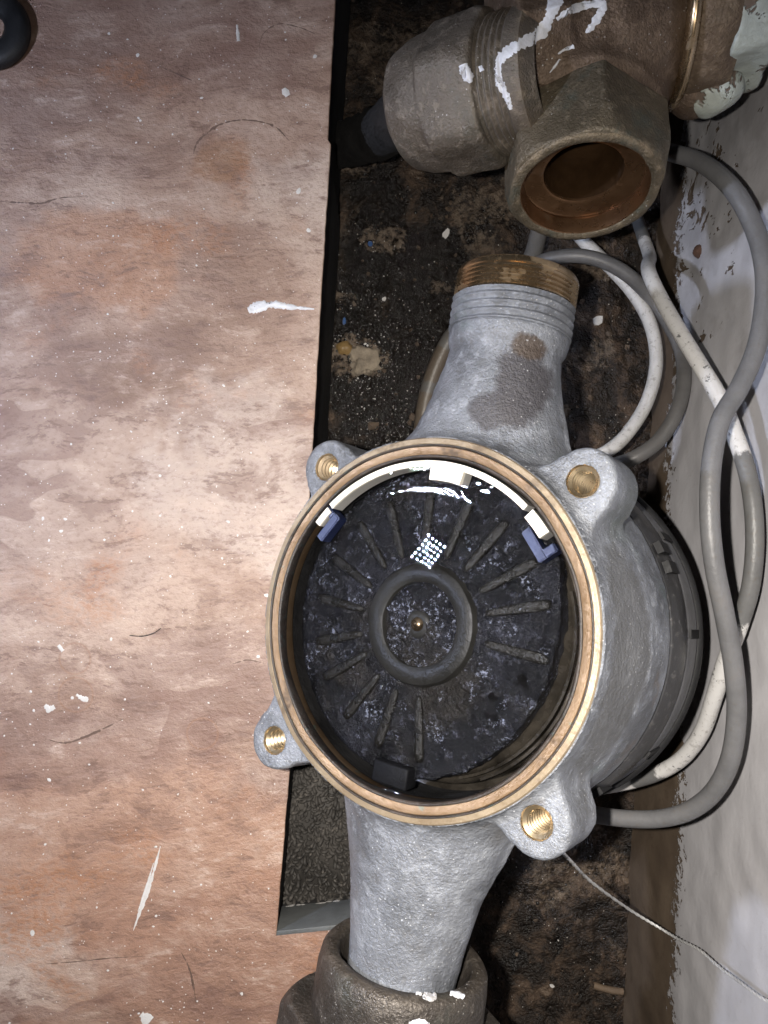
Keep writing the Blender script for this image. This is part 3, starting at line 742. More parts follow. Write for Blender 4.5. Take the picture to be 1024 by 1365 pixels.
for a_ in (8, -30, 38): arc_box('black_stripe', 0.0802, 0.0812, -0.1028, -0.0850, a_ - 1.3, a_ + 1.3, M['black_plastic'], pump, 4)
lathe('rust_ring', [(0.060, -0.1075), (0.0745, -0.1085), (0.0770, -0.1100), (0.0775, -0.1130), (0.0750, -0.1150), (0.060, -0.1155)], M['rust'], pump, 128, wob=0.0008)

# inside
lathe('cavity_wall', [(0.0634, -0.0086), (0.0632, -0.014), (0.0630, -0.030), (0.0600, -0.0325)], M['cavity_wall'], pump, 128, wob=0.0003)
lathe('cavity_floor', [(0.0630, -0.0300), (0.0600, -0.0310), (0.0592, -0.0215), (0.0582, -0.0205), (0.0574, -0.0200), (0.0566, -0.0206), (0.0552, -0.0165), (0.0545, -0.0160), (0.0536, -0.0166), (0.046, -0.0165), (0.03, -0.0165), (0.0, -0.0165)], M['cavity'], pump, 160, wob=0.0003, sharp=50)
def imp_field(X, Y, Z):
    R = np.sqrt(X * X + Y * Y); A_ = np.degrees(np.arctan2(Y, X))
    top = np.interp(R, [0, 0.022, 0.024, 0.030, 0.046, 0.0540, 0.0580, 0.0600], [-0.0105, -0.0105, -0.0105, -0.0107, -0.0118, -0.0126, -0.0136, -0.0160]).astype(np.float32)
    d = np.maximum((Z - top) * 0.9, -0.0215 - Z)
    # right-hand lower part of the plate is broken away
    edge_ = np.interp(A_, [-180, -115, -90, -60, -30, 0, 25, 45, 180], [0.0598, 0.0598, 0.0572, 0.0535, 0.0510, 0.0510, 0.0545, 0.0598, 0.0598]).astype(np.float32) + 0.0001 * vnoise(X, Y, Z * 0, 160, 9)
    d = np.maximum(d, R - edge_)
    d = d + 0.0005 * vnoise(X, Y, Z, 230, 4) + 0.0004 * vnoise(X, Y, Z, 520, 5) * (R > 0)
    return d
imp = field_mesh('impeller', (-0.063, -0.063, -0.024), (0.063, 0.063, -0.006), 0.0007, imp_field, M['impeller'], pump)
imp.location = (0, 0, 0.0042)
lathe('hub_ring', [(0.0156, -0.0125), (0.0157, -0.0084), (0.0159, -0.0082), (0.0219, -0.0082), (0.0222, -0.0085), (0.0225, -0.0098), (0.0240, -0.0116)], M['hub'], imp, 96, wob=0.0003)
def hubc(X, Y, Z):
    R = np.sqrt(X * X + Y * Y)
    return np.maximum((Z - np.interp(R, [0, 0.006, 0.017], [-0.0078, -0.0082, -0.0100]).astype(np.float32)) * 0.9, np.maximum(R - 0.0162, -0.013 - Z)) + 0.0010 * vnoise(X, Y, Z, 260, 12) + 0.0006 * vnoise(X, Y, Z, 600, 13)
field_mesh('hub_core', (-0.018, -0.018, -0.014), (0.018, 0.018, -0.005), 0.0005, hubc, M['hub_core'], imp)
lathe('centre_screw', [(0.0, -0.0058), (0.0014, -0.0060), (0.0024, -0.0068), (0.0027, -0.0080), (0.0028, -0.0105)], M['brass_neck'], imp, 24)
lathe('screw_collar', [(0.0026, -0.0074), (0.0045, -0.0074), (0.0052, -0.0082), (0.0056, -0.0100)], M['hub'], imp, 32)
rib_mesh = None
for k in range(18):
    a_ = 17 + 20 * k
    aa = (a_ + 180) % 360 - 180
    if -66 < aa < -4: continue
    bm = bmesh.new(); bmesh.ops.create_uvsphere(bm, u_segments=14, v_segments=8, radius=1.0)
    for v_ in bm.verts:
        x, y, z = v_.co
        x = math.copysign(abs(x) ** 0.4, x); y = math.copysign(abs(y) ** 0.7, y); z = math.copysign(abs(z) ** 0.6, z)
        v_.co = (0.0385 + x * 0.0123, y * (0.0019 + 0.0004 * x) + 0.0003 * mnoise.noise(Vector((x * 2, k, 0))), z * (0.0016 + 0.0004 * x) + 0.0002 * mnoise.noise(v_.co * 4 + Vector((k, 0, 0))))
    me = bpy.data.meshes.new('rib'); bm.to_mesh(me); bm.free()
    o = link('rib', me, M['rib'], imp)
    o.rotation_euler = (0, math.radians(10.5), 0); o.rotation_mode = 'XYZ'
    o.matrix_local = Matrix.Rotation(math.radians(a_ + random.uniform(-1.5, 1.5)), 4, 'Z') @ Matrix.Translation((0, 0, -0.0078)) @ Matrix.Rotation(math.radians(5.5), 4, 'Y')
# cream seal ring with tabs, blue and black clips
sr = arc_box('seal_ring', 0.0585, 0.0608, -0.0065, 0.0006, 52, 139, M['plastic_white'], pump, 60)
arc_box('seal_tab', 0.0535, 0.0590, -0.0060, 0.0014, 78.5, 92, M['plastic_white'], sr, 10)
arc_box('seal_tab', 0.0572, 0.0612, -0.0065, 0.0012, 40.5, 49.5, M['plastic_white'], sr, 8)
arc_box('seal_tab', 0.0580, 0.0606, -0.0065, 0.0004, 140.5, 148, M['plastic_white'], sr, 8)
def clip(a_, mat, r=0.056, name='clip', sc=1.0):
    m0 = Matrix.Rotation(math.radians(a_), 4, 'Z') @ Matrix.Translation((r, 0, -0.0034))
    bm = bmesh.new()
    for cx, cy, sx, sy, sz in ((-0.0015, 0, 0.0035, 0.0125, 0.006), (0.0022, -0.0046, 0.0050, 0.0033, 0.006)):
        bmesh.ops.create_cube(bm, size=1, matrix=m0 @ Matrix.Translation((cx * sc, cy * sc, 0)) @ Matrix.Diagonal((sx * sc, sy * sc, sz, 1)))
    bmesh.ops.bevel(bm, geom=bm.edges[:], offset=0.0004, segments=2, affect='EDGES')
    me = bpy.data.meshes.new(name); bm.to_mesh(me); bm.free()
    o = link(name, me, mat, pump); o.data.set_sharp_from_angle(angle=math.radians(50)); return o
clip(40, M['plastic_blue'], 0.0555); clip(146, M['plastic_blue'], 0.0565)
m0 = Matrix.Rotation(math.radians(-90), 4, 'Z') @ Matrix.Translation((0.0560, -0.002, -0.0075))
rbox('clip', (0.0080, 0.0150, 0.008), M['black_plastic'], pump, 0.0008, m0)
# wet sludge in the broken part
def slf(X, Y, Z):
    d = np.full(X.shape, 1.0, np.float32)
    r2 = np.random.default_rng(3)
    for k in range(60):
        t = k / 59; a_ = math.radians(-8 - 44 * t); rr_ = 0.0425 - 0.004 * t + 0.0015 * math.sin(t * 11) + r2.normal() * 0.0012
        d = smin(d, np.sqrt((X - rr_ * math.cos(a_)) ** 2 + (Y - rr_ * math.sin(a_)) ** 2 + (Z + 0.0095) ** 2) - r2.uniform(0.0010, 0.0026), 0.0008)
    return d + 0.0003 * vnoise(X, Y, Z, 700, 8)
field_mesh('sludge', (0.008, -0.048, -0.015), (0.050, -0.002, -0.004), 0.0005, slf, M['sludge'], pump)
for a0_, a1_, r_ in ((-68, 22, 0.0560), (-60, 30, 0.0580)):
    arc_box('guide_ridge', r_ - 0.0004, r_ + 0.0006, -0.021, -0.0140, a0_, a1_, M['cavity'], pump, 40)

# water standing in the housing
prof_w = [(r_ / 1000, -0.0016) for r_ in range(0, 46, 1)]
z_, dr_ = -0.0016, 0.0158 / 79
for k in range(80):                            # the surface climbs towards the wall (meniscus)
    r_ = 0.046 + dr_ * k
    prof_w.append((r_, z_))
    z_ += dr_ * (0.115 * min(1, (r_ - 0.046) / 0.006) + (0.85 * ((r_ - 0.0588) / 0.003) ** 2 if r_ > 0.0588 else 0))
water = lathe('water', prof_w, M['water'], None, 288)
for v_ in water.data.vertices:             # slight swell where the water clings to the seal tab
    r_ = v_.co.xy.length; th = math.atan2(v_.co.y, v_.co.x); damp = min(1, (0.0618 - r_) / 0.003)
    v_.co.z += 0.00006 * mnoise.noise(Vector((v_.co.x * 95, v_.co.y * 95, 6))) * damp * max(0, min(1, (r_ - 0.040) / 0.008))
    v_.co.z += 0.000022 * mnoise.noise(Vector((v_.co.x * 60, v_.co.y * 60, 2))) * min(1, (0.0618 - v_.co.xy.length) / 0.004)
water.matrix_world = PM
if sum(p.normal.z for p in water.data.polygons) < 0: water.data.flip_normals()
tag(water, 'dark clear water filling the open pump housing', 'water', kind='structure')

# ------------------------------------------------------------------ lower union nut
un = empty('union_nut', PM @ Matrix.Translation((0, -0.1345, AX)))
tag(un, 'dark bronze union nut with paint drips around the lower pump neck', 'nut')
lathe('collar', [(0.0215, -0.012), (0.0240, -0.004), (0.0262, 0.0030), (0.0275, 0.0045), (0.0312, 0.0042), (0.0330, 0.0022), (0.0336, -0.004), (0.0340, -0.024), (0.0335, -0.030), (0.0300, -0.034)], M['bronze_dark'], un, 96, axis='y', wob=0.0005, sharp=60)
def hexf(ap, z0, z1, ch):
    def f(X, Y, Z):
        A1 = np.abs(X); A2 = np.abs(X * 0.5 + Z * 0.866); A3 = np.abs(X * 0.5 - Z * 0.866)
        d = np.maximum(np.maximum(A1, A2), A3) - ap
        d = smax(d, np.maximum(Y - z1, z0 - Y), 0.001)
        R = np.sqrt(X * X + Z * Z)
        d = smax(d, (R + Y - (ap * 1.155 + z1 - ch)) * 0.7, 0.001)
        return d + 0.0004 * vnoise(X, Y, Z, 150, 21)
    return f
field_mesh('hex_body', (-0.056, -0.070, -0.056), (0.056, -0.014, 0.056), 0.0012, hexf(0.040, -0.066, -0.0185, 0.004), M['bronze_dark'], un)
lathe('pipe', [(0.041, -0.060), (0.041, -0.12), (0.0, -0.12)], M['copper'], un, 48, axis='y')

# ------------------------------------------------------------------ valve at the top
a_n = Vector((-0.05, -0.945, 0.32)).normalized()
mc = at(779, 254, 0.307)
x_n = Vector((1, 0, 0)); x_n = (x_n - x_n.dot(a_n) * a_n).normalized(); y_n = a_n.cross(x_n)
VM = Matrix(((x_n.x, y_n.x, a_n.x, mc.x), (x_n.y, y_n.y, a_n.y, mc.y), (x_n.z, y_n.z, a_n.z, mc.z), (0, 0, 0, 1)))
valve = empty('valve', VM); VI = VM.inverted()
tag(valve, 'weathered bronze pipe valve smeared with white paint, open nut facing down', 'valve')
def L(p): return VI @ p
def nut_field(X, Y, Z):
    # hex with a corner towards local y (towards the viewer)
    A1 = np.abs(X); A2 = np.abs(X * 0.5 + Y * 0.866); A3 = np.abs(X * 0.5 - Y * 0.866)
    d = np.maximum(np.maximum(A1, A2), A3) - 0.0296
    d = smax(d, np.maximum(Z, -0.031 - Z), 0.0012)
    R = np.sqrt(X * X + Y * Y)
    d = smax(d, (R - np.interp(Z, [-0.012, -0.007, 0.0], [0.0352, 0.0328, 0.0308]).astype(np.float32)), 0.0016)
    d = d + 0.0002 * vnoise(X, Y, Z, 130, 31) + 0.0001 * vnoise(X, Y, Z, 330, 32)
    d = np.maximum(d, -np.maximum(R - 0.0262, -0.012 - Z)); d = np.maximum(d, -(R - 0.0172))
    return d
nut = field_mesh('union_nut', (-0.038, -0.038, -0.034), (0.038, 0.038, 0.003), 0.0008, nut_field, M['bronze_nut'], valve)
lathe('nut_bore', [(0.0268, -0.0012), (0.0258, 0.0004), (0.0252, 0.0000), (0.0247, -0.0015), (0.0244, -0.0028), (0.0238, -0.0060), (0.0241, -0.0064), (0.0242, -0.0075), (0.0234, -0.0080), (0.0172, -0.0082), (0.0160, -0.0088), (0.0158, -0.0098)], M['bore'], nut, 96, sharp=35, wob=0.0001)
lathe('bore_end', [(0.0158, -0.0098), (0.0160, -0.030), (0.0161, -0.060), (0.0, -0.0602)], M['bore_dark'], nut, 48, wob=0.0004)
lathe('nut_lip', [(0.0298, -0.0012), (0.0294, 0.0004), (0.0280, 0.0009), (0.0262, 0.0009), (0.0255, 0.0003)], M['bronze_nut'], nut, 96, wob=0.0005)
# body
b0 = L(at(706, 66, 0.318)); b1 = L(at(890, 36, 0.318)); neck0 = Vector((0, 0, -0.024)); neck1 = L(at(790, 30, 0.325))
def seg(X, Y, Z, a_, b_):
    ab = b_ - a_; t = ((X - a_.x) * ab.x + (Y - a_.y) * ab.y + (Z - a_.z) * ab.z) / ab.length_squared
    tc_ = np.clip(t, 0, 1)
    return np.sqrt((X - a_.x - tc_ * ab.x) ** 2 + (Y - a_.y - tc_ * ab.y) ** 2 + (Z - a_.z - tc_ * ab.z) ** 2), t
bax = (b1 - b0).normalized(); ln = (b1 - b0).length
def body_field(X, Y, Z):
    r, t = seg(X, Y, Z, b0, b1)
    # straight barrel with hexagonal left shoulder
    ax_ = (X - b0.x) * bax.x + (Y - b0.y) * bax.y + (Z - b0.z) * bax.z
    px_, py_, pz_ = X - b0.x - ax_ * bax.x, Y - b0.y - ax_ * bax.y, Z - b0.z - ax_ * bax.z
    rad = np.sqrt(px_ ** 2 + py_ ** 2 + pz_ ** 2)
    pr = np.interp(ax_, [-0.004, 0.004, 0.018, 0.030, 0.046, ln - 0.004, ln + 0.01], [0.0325, 0.0335, 0.0350, 0.0365, 0.0350, 0.0315, 0.0305]).astype(np.float32)
    bar = smax(rad - pr, np.maximum(-0.008 - ax_, ax_ - ln - 0.008), 0.003)
    q = Vector((0, 1, 0)); q = (q - q.dot(bax) * bax).normalized(); q2 = bax.cross(q)
    c1 = px_ * q.x + py_ * q.y + pz_ * q.z; c2 = px_ * q2.x + py_ * q2.y + pz_ * q2.z
    hx = np.maximum(np.maximum(np.abs(c1), np.abs(c1 * 0.5 + c2 * 0.866)), np.abs(c1 * 0.5 - c2 * 0.866)) - 0.0335
    hx = smax(hx, np.maximum(-0.012 - ax_, ax_ - 0.008), 0.002)
    d = smin(bar, hx, 0.004)
    r2, t2 = seg(X, Y, Z, neck0, neck1)
    nk = r2 - 0.0275
    d = smin(d, nk, 0.008)
    # casting ledge above the nut
    R = np.sqrt(X * X + Y * Y)
    lg = smax(R - 0.0325, np.maximum(-0.041 - Z, Z + 0.033), 0.002)
    d = smin(d, lg, 0.003)
    d = np.maximum(d, Z + 0.0295)          # stops behind the nut
    d = np.maximum(d, -np.maximum(R - 0.0172, -0.064 - Z))
    return d + 0.0006 * vnoise(X, Y, Z, 90, 41) + 0.0003 * vnoise(X, Y, Z, 260, 42)
lo = np.minimum(np.array(b0), np.array(b1)) - 0.055; hi = np.maximum(np.array(b0), np.array(b1)) + 0.055
lo = np.minimum(lo, (-0.045, -0.045, -0.09)); hi = np.maximum(hi, (0.045, 0.045, -0.026)); hi[2] = -0.024
body = field_mesh('valve_body', lo, hi, 0.0011, body_field, M['bronze'], valve)
# left branch with compression nut
ldw = Vector((-0.84, 0.05, -0.54)).normalized(); ls = at(706, 106, 0.303)
q = ldw.to_track_quat('Z', 'Y').to_matrix().to_4x4(); LM = VI @ (Matrix.Translation(ls) @ q)
br = lathe('branch_thread', [(0.020, -0.01)] + [(0.0262, -0.006)] + thread_prof(0.0262, -0.0010, 0.000, 0.018, 0.0026) + [(0.020, 0.018)], M['bronze_pale'], valve, 96, sharp=40, wob=0.0002)
br.matrix_local = LM
def cnut(X, Y, Z):
    A1 = np.abs(X); A2 = np.abs(X * 0.5 + Y * 0.866); A3 = np.abs(X * 0.5 - Y * 0.866)
    hx = np.maximum(np.maximum(A1, A2), A3) - 0.0272
    R = np.sqrt(X * X + Y * Y)
    d = smax(hx, R - np.interp(Z, [0.012, 0.018, 0.036, 0.0375, 0.046, 0.054, 0.0575], [0.0285, 0.0300, 0.0298, 0.0272, 0.0262, 0.0235, 0.019]).astype(np.float32), 0.001)
    d = smax(d, np.maximum(0.0125 - Z, Z - 0.0575), 0.002)
    return d + 0.0004 * vnoise(X, Y, Z, 120, 51)
cn = field_mesh('compression_nut', (-0.034, -0.034, 0.008), (0.034, 0.034, 0.061), 0.0009, cnut, M['bronze_pale'], valve); cn.matrix_local = LM
P0 = ls + ldw * 0.05
tube('branch_pipe', [L(P0), L(at(505, 178, 0.40)), L(at(470, 190, 0.435)), L(at(425, 198, 0.465))], 0.0125, M['black_sleeve'], valve, 24, 8, jitter=0.002)
# right end: seam ring, painted flange, lug
def xl(name, prof, px, py, d, mat, ax_=Vector((0.985, 0.0, 0.12)), **kw):
    o = lathe(name, prof, mat, valve, 96, **kw)
    m = Matrix.Translation(at(px, py, d)) @ ax_.normalized().to_track_quat('Z', 'Y').to_matrix().to_4x4()
    o.matrix_local = VI @ m; return o
xl('seam_ring', [(0.024, -0.003), (0.0338, -0.002), (0.0346, 0.0), (0.0338, 0.0018), (0.024, 0.003)], 902, 25, 0.312, M['brass_neck'])
xl('union_collar', [(0.020, 0.000), (0.0340, 0.000), (0.0350, 0.002), (0.0352, 0.014), (0.0340, 0.0165), (0.020, 0.017)], 909, 14, 0.312, M['bronze'], sharp=40, wob=0.0006)
fl2 = Matrix.Translation(at(962, -8, 0.306)) @ Vector((0.985, 0, 0.12)).normalized().to_track_quat('Z', 'Y').to_matrix().to_4x4()
def fgf(X, Y, Z):
    A1 = np.abs(X); A2 = np.abs(X * 0.5 + Y * 0.866); A3 = np.abs(X * 0.5 - Y * 0.866)
    d = np.maximum(np.maximum(A1, A2), A3) - 0.0325
    R = np.sqrt(X * X + Y * Y)
    d = smax(d, np.maximum(R - 0.0362, np.maximum(-0.001 - Z, Z - 0.017)), 0.002)
    d = smin(d, np.maximum(R - 0.024, np.maximum(-Z, Z - 0.036)), 0.003)
    return d + 0.0010 * vnoise(X, Y, Z, 120, 61) + 0.0004 * vnoise(X, Y, Z, 320, 62)
fg = field_mesh('painted_flange', (-0.042, -0.042, -0.004), (0.042, 0.042, 0.040), 0.0010, fgf, M['painted'], valve); fg.matrix_local = VI @ fl2
la, lb = L(at(880, 92, 0.318)), L(at(925, 122, 0.318))
def lugf(X, Y, Z):
    r, t = seg(X, Y, Z, la, lb); return r - 0.0105 + 0.0006 * vnoise(X, Y, Z, 130, 71)
lo = np.minimum(np.array(la), np.array(lb)) - 0.013; hi = np.maximum(np.array(la), np.array(lb)) + 0.013
field_mesh('side_lug', lo, hi, 0.0009, lugf, M['bronze'], valve)
lc = L(at(938, 126, 0.316)); ld2 = L(at(962, 118, 0.312))
def lugp(X, Y, Z):
    r, t = seg(X, Y, Z, lc, ld2); return r - 0.0088 + 0.0008 * vnoise(X, Y, Z, 150, 72)
lo = np.minimum(np.array(lc), np.array(ld2)) - 0.013; hi = np.maximum(np.array(lc), np.array(ld2)) + 0.013
field_mesh('painted_lug', lo, hi, 0.0009, lugp, M['painted'], valve)

# ------------------------------------------------------------------ cables
def cable(name, pts, r, mat, label, group='cables beside the pump', seg=18):
    o = tube(name, [at(*p) for p in pts], r, mat, None, seg, 12)
    tag(o, label, 'cable', group); return o
cable('cable', [(840, 190, .40), (893, 203, .355), (935, 217, .335), (975, 250, .318), (1003, 298, .312), (1018, 350, .308), (1019, 405, .306), (1008, 465, .304), (985, 518, .302), (961, 560, .300), (949, 615, .298), (946, 682, .296), (952, 750, .296), (966, 820, .298), (978, 888, .300), (982, 950, .303), (974, 1010, .308), (953, 1053, .316), (920, 1080, .326), (880, 1091, .335), (832, 1091, .345), (770, 1083, .36)],
      0.0038, M['cable_grey'], 'thick grey cable arching down the skirting, nearest the camera')
cable('cable', [(846, 280, .462), (856, 312, .455), (866, 342, .436), (864, 352, .405), (866, 366, .384), (881, 398, .372), (906, 442, .355), (934, 488, .340), (960, 532, .330), (979, 578, .323), (995, 625, .317), (1004, 675, .313), (1006, 730, .312), (1000, 785, .314), (984, 838, .320), (966, 885, .330), (952, 930, .340), (936, 975, .352), (910, 1010, .366), (878, 1030, .378), (845, 1041, .388), (800, 1050, .395)],
      0.0036, M['cable_painted'], 'cable half covered in white paint, bare grey behind the thick cable')
cable('cable', [(745, 280, .445), (775, 318, .44), (805, 348, .436), (842, 388, .432), (867, 432, .428), (875, 482, .424), (864, 532, .42), (840, 573, .415), (812, 600, .41), (770, 620, .41)],
      0.0037, M['cable_white'], 'white cable curving from the open nut to behind the pump lug')
cable('cable', [(690, 372, .44), (718, 350, .432), (760, 341, .424), (800, 347, .421), (840, 369, .422), (876, 408, .428), (905, 458, .420), (912, 503, .410), (903, 547, .405), (880, 585, .405), (848, 609, .405), (810, 622, .41), (770, 630, .41)],
      0.0039, M['cable_dim'], 'dull grey cable looping outside the white one behind the neck')
cable('cable', [(735, 270, .446), (720, 305, .44), (708, 345, .438), (680, 390, .438), (640, 425, .44), (606, 445, .44), (585, 482, .442), (571, 522, .444), (564, 560, .445), (560, 620, .446)],
      0.0050, M['cable_dirty'], 'dirt-crusted grey cable passing behind the threaded pump neck')
# thin twisted wire
wp = [at(748, 1134, .285), at(760, 1147, .30), at(790, 1177, .34), at(840, 1213, .378), at(878, 1236, .3825), at(905, 1252, .370), at(932, 1266, .350), at(960, 1290, .331), at(985, 1308, .315), at(1015, 1330, .298), at(1060, 1352, .28)]
cw_ = catmull(wp, 14); V2 = []
wire = empty('thin_wire', Matrix.Translation(cw_[0])); tag(wire, 'thin pale twisted wire running from the pump lug to the skirting', 'wire')
for ph in (0, PI):
    pts = []
    for i, c in enumerate(cw_):
        t = (cw_[min(i + 1, len(cw_) - 1)] - cw_[max(i - 1, 0)]).normalized(); n_ = t.orthogonal().normalized(); b_ = t.cross(n_)
        a_ = i * 1.3 + ph
        pts.append(c - cw_[0] + (n_ * math.cos(a_) + b_ * math.sin(a_)) * 0.0003)
    tube('strand', pts, 0.0005, M['wire'], wire, 8, 1)

# ------------------------------------------------------------------ small things
ring = lathe('rubber_washer', [(0.0075, 0.0), (0.0070, 0.0016), (0.0075, 0.0042), (0.0100, 0.0060), (0.0160, 0.0062), (0.0188, 0.0045), (0.0194, 0.0018), (0.0186, 0.0)], M['black_rubber'], None, 64, closed=True)
ring.location = at(-9, 44, DT) + Vector((0, 0, 0.0002))
tag(ring, 'black rubber washer lying on the stone-look vinyl, top left corner', 'washer')

bpy.context.view_layer.update()
# rusted bolt head on the wall
o0 = Vector((0, 0, H)); rd = (at(932, 335, 1.0) - o0).normalized()
def bvh(objs):
    V = []; F = []
    for o in objs:
        n0 = len(V); mw = o.matrix_world
        V += [mw @ v_.co for v_ in o.data.vertices]; F += [tuple(n0 + i for i in p.vertices) for p in o.data.polygons]
    return BVHTree.FromPolygons(V, F)
TW = bvh([wall]); h_ = TW.ray_cast(o0, rd)
if h_[0] is not None:
    bolt.matrix_world = Matrix.Translation(h_[0]) @ wn.to_track_quat('Z', 'Y').to_matrix().to_4x4()
tag(bolt, 'rusty bolt head on the flaking skirting behind the cables', 'bolt')

def drape(name, tree, line, widths, mat, parent, thick=0.0005, n=12, rough=0.5):
    """paint lying on a surface: a domed ribbon following it"""
    C = catmull([Vector((x, y, 0)) for x, y in line], n); Wd = catmull([Vector((w_, 0, 0)) for w_ in widths], n)
    rows = []; m = 6
    for i, c in enumerate(C):
        t = (C[min(i + 1, len(C) - 1)] - C[max(i - 1, 0)]).normalized(); nn = Vector((-t.y, t.x, 0))
        hw = max(0.3, Wd[i].x) * (1 + rough * mnoise.noise(c * 0.11) + rough * 0.8 * mnoise.noise(c * 0.35))
        row = []
        for k in range(m + 1):
            f = k / m * 2 - 1
            p = c + nn * hw * f
            r_ = (at(p.x, p.y, 1.0) - o0).normalized()
            hit = tree.ray_cast(o0, r_)
            if hit[0] is None: row = None; break
            row.append(hit[0] + hit[1] * (thick * (1 - f * f) ** 0.5 * (0.8 + 0.5 * mnoise.noise(p * 0.2)) - 0.00005) * (1 if hit[1].dot(r_) < 0 else -1))
        rows.append(row)
    V = []; F = []
    for i in range(len(rows) - 1):
        if rows[i] is None or rows[i + 1] is None: continue
        if (rows[i][m // 2] - rows[i + 1][m // 2]).length > 0.012: continue
        n0 = len(V); V += rows[i] + rows[i + 1]
        F += [(n0 + k, n0 + k + 1, n0 + m + 2 + k, n0 + m + 1 + k) for k in range(m)]
    if not F: return None
    if parent: mi = parent.matrix_world.inverted(); V = [mi @ v_ for v_ in V]
    o = mesh_obj(name, V, F, mat, parent)
    bm = bmesh.new(); bm.from_mesh(o.data); bmesh.ops.remove_doubles(bm, verts=bm.verts, dist=1e-6); bm.to_mesh(o.data); bm.free()
    return o
TV = bvh([vinyl]); 
drape('paint_drip', TV, [(331, 414), (345, 409), (365, 406), (385, 409), (405, 411), (419, 412)], [3.5, 7, 5, 4, 2.2, 1], M['paint_white'], vinyl, 0.0009)
for ln_, wd_ in (([(214, 1128), (204, 1165), (192, 1200), (178, 1240)], [0.8, 2.6, 3.2, 0.6]), ([(205, 1150), (196, 1180), (184, 1215)], [0.4, 1.5, 0.5]),
                 ([(78, 860), (84, 868)], [2, 3]), ([(60, 940), (66, 945), (73, 942)], [3, 5, 3]), ([(102, 926), (112, 932), (118, 931)], [2, 5, 1.5]),
                 ([(316, 33), (318, 55)], [1.5, 3]), ([(378, 118), (384, 128)], [3, 5]), ([(188, 1352), (200, 1362)], [5, 9])):
    drape('paint_mark', TV, ln_, wd_, M['flake'], vinyl, 0.00025, rough=0.7)
for ln_, wd_ in (([(258, 205), (263, 190), (278, 176), (298, 164), (330, 160), (365, 168), (386, 188)], [0.6, 2.2, 2.6, 1.8, 1.2, 1.8, 0.5]), ([(-5, 268), (25, 270), (55, 271), (80, 264), (118, 262)], [1.2, 1.5, 1.8, 1.2, 0.4]),
                 ([(345, 62), (352, 44), (372, 32), (400, 37), (420, 45)], [0.4, 1.2, 1.5, 1.2, 0.4]), ([(212, 88), (235, 98), (262, 110)], [1.0, 1.6, 0.5]), ([(60, 985), (90, 990), (130, 975), (165, 958)], [0.5, 1.8, 2.0, 0.6]),
                 ([(310, 885), (330, 880), (352, 884)], [0.5, 1.5, 0.6]), ([(242, 1270), (252, 1290), (258, 1315), (262, 1340)], [0.8, 2.0, 2.2, 0.6]), ([(60, 1285), (100, 1282), (150, 1277), (190, 1275)], [0.4, 1.0, 1.0, 0.3])):
    drape('crack', TV, ln_, wd_, M['crack'], vinyl, 0.00008, rough=0.9)
drape('hair', TV, [(173, 847), (190, 848), (205, 844), (215, 837)], [0.6, 0.9, 0.8, 0.4], M['hair'], vinyl, 0.0004)
TB = bvh([body, nut, br, cn])
drape('paint_smear', TB, [(742, -5), (733, 22), (720, 44), (696, 58), (678, 68), (668, 82)], [9, 9, 8, 8, 7, 5], M['paint_white'], valve, 0.0004)
drape('paint_smear', TB, [(668, 70), (664, 92), (667, 112), (676, 130), (681, 146)], [6, 5, 5, 5, 3], M['paint_white'], valve, 0.0004)
drape('paint_smear', TB, [(742, 26), (760, 14), (785, 6), (805, 6), (800, 18), (790, 34), (781, 44)], [3, 5, 6, 6, 6, 5, 2], M['paint_white'], valve, 0.0004)
drape('paint_smear', TB, [(744, 72), (753, 66), (765, 62)], [1.2, 2, 3], M['paint_white'], valve, 0.0005)
drape('paint_smear', TB, [(733, 97), (740, 88), (746, 79)], [0.8, 1.4, 1], M['paint_white'], valve, 0.0005)
drape('paint_smear', TB, [(617, 86), (622, 98), (628, 110)], [5, 9, 3], M['paint_white'], valve, 0.0007)
drape('paint_smear', TB, [(640, 88), (643, 95)], [3, 3.5], M['paint_white'], valve, 0.0006)
TU = bvh([o for o in un.children])
drape('paint_drip', TU, [(530, 1318), (545, 1318), (560, 1322), (575, 1330), (580, 1326)], [2, 5, 5, 6, 3], M['paint_white'], un, 0.0010)
drape('paint_drip', TU, [(600, 1324), (610, 1326), (618, 1329)], [3, 5, 3], M['paint_white'], un, 0.0008)
drape('paint_drip', TU, [(545, 1364), (560, 1363), (572, 1366)], [2, 5, 3], M['paint_white'], un, 0.0008)

# paint specks on the vinyl: tiny domes, too many to count
V = []; F = []
for k in range(440):
    px, py = random.uniform(-5, 445), random.uniform(-5, 1370)
    p = at(px, py, DT); lim = 447 - 79 * py / 1248 - 8
    if px > lim: continue
    r_ = min(0.0011, 0.00018 + random.expovariate(1 / 0.00016))
    n0 = len(V); e_ = random.uniform(0.7, 1.6); an = random.uniform(0, PI)
    V.append((p.x, p.y, p.z + 0.00022))
    for i in range(7):
        a_ = 2 * PI * i / 7; x, y = math.cos(a_) * r_ * e_ * random.uniform(0.75, 1.2), math.sin(a_) * r_ * random.uniform(0.75, 1.2)
        V.append((p.x + x * math.cos(an) - y * math.sin(an), p.y + x * math.sin(an) + y * math.cos(an), p.z + 0.00002))
    F += [(n0, n0 + 1 + i, n0 + 1 + (i + 1) % 7) for i in range(7)]
o = mesh_obj('paint_specks', V, F, M['flake'], vinyl); tag(o, kind='stuff')

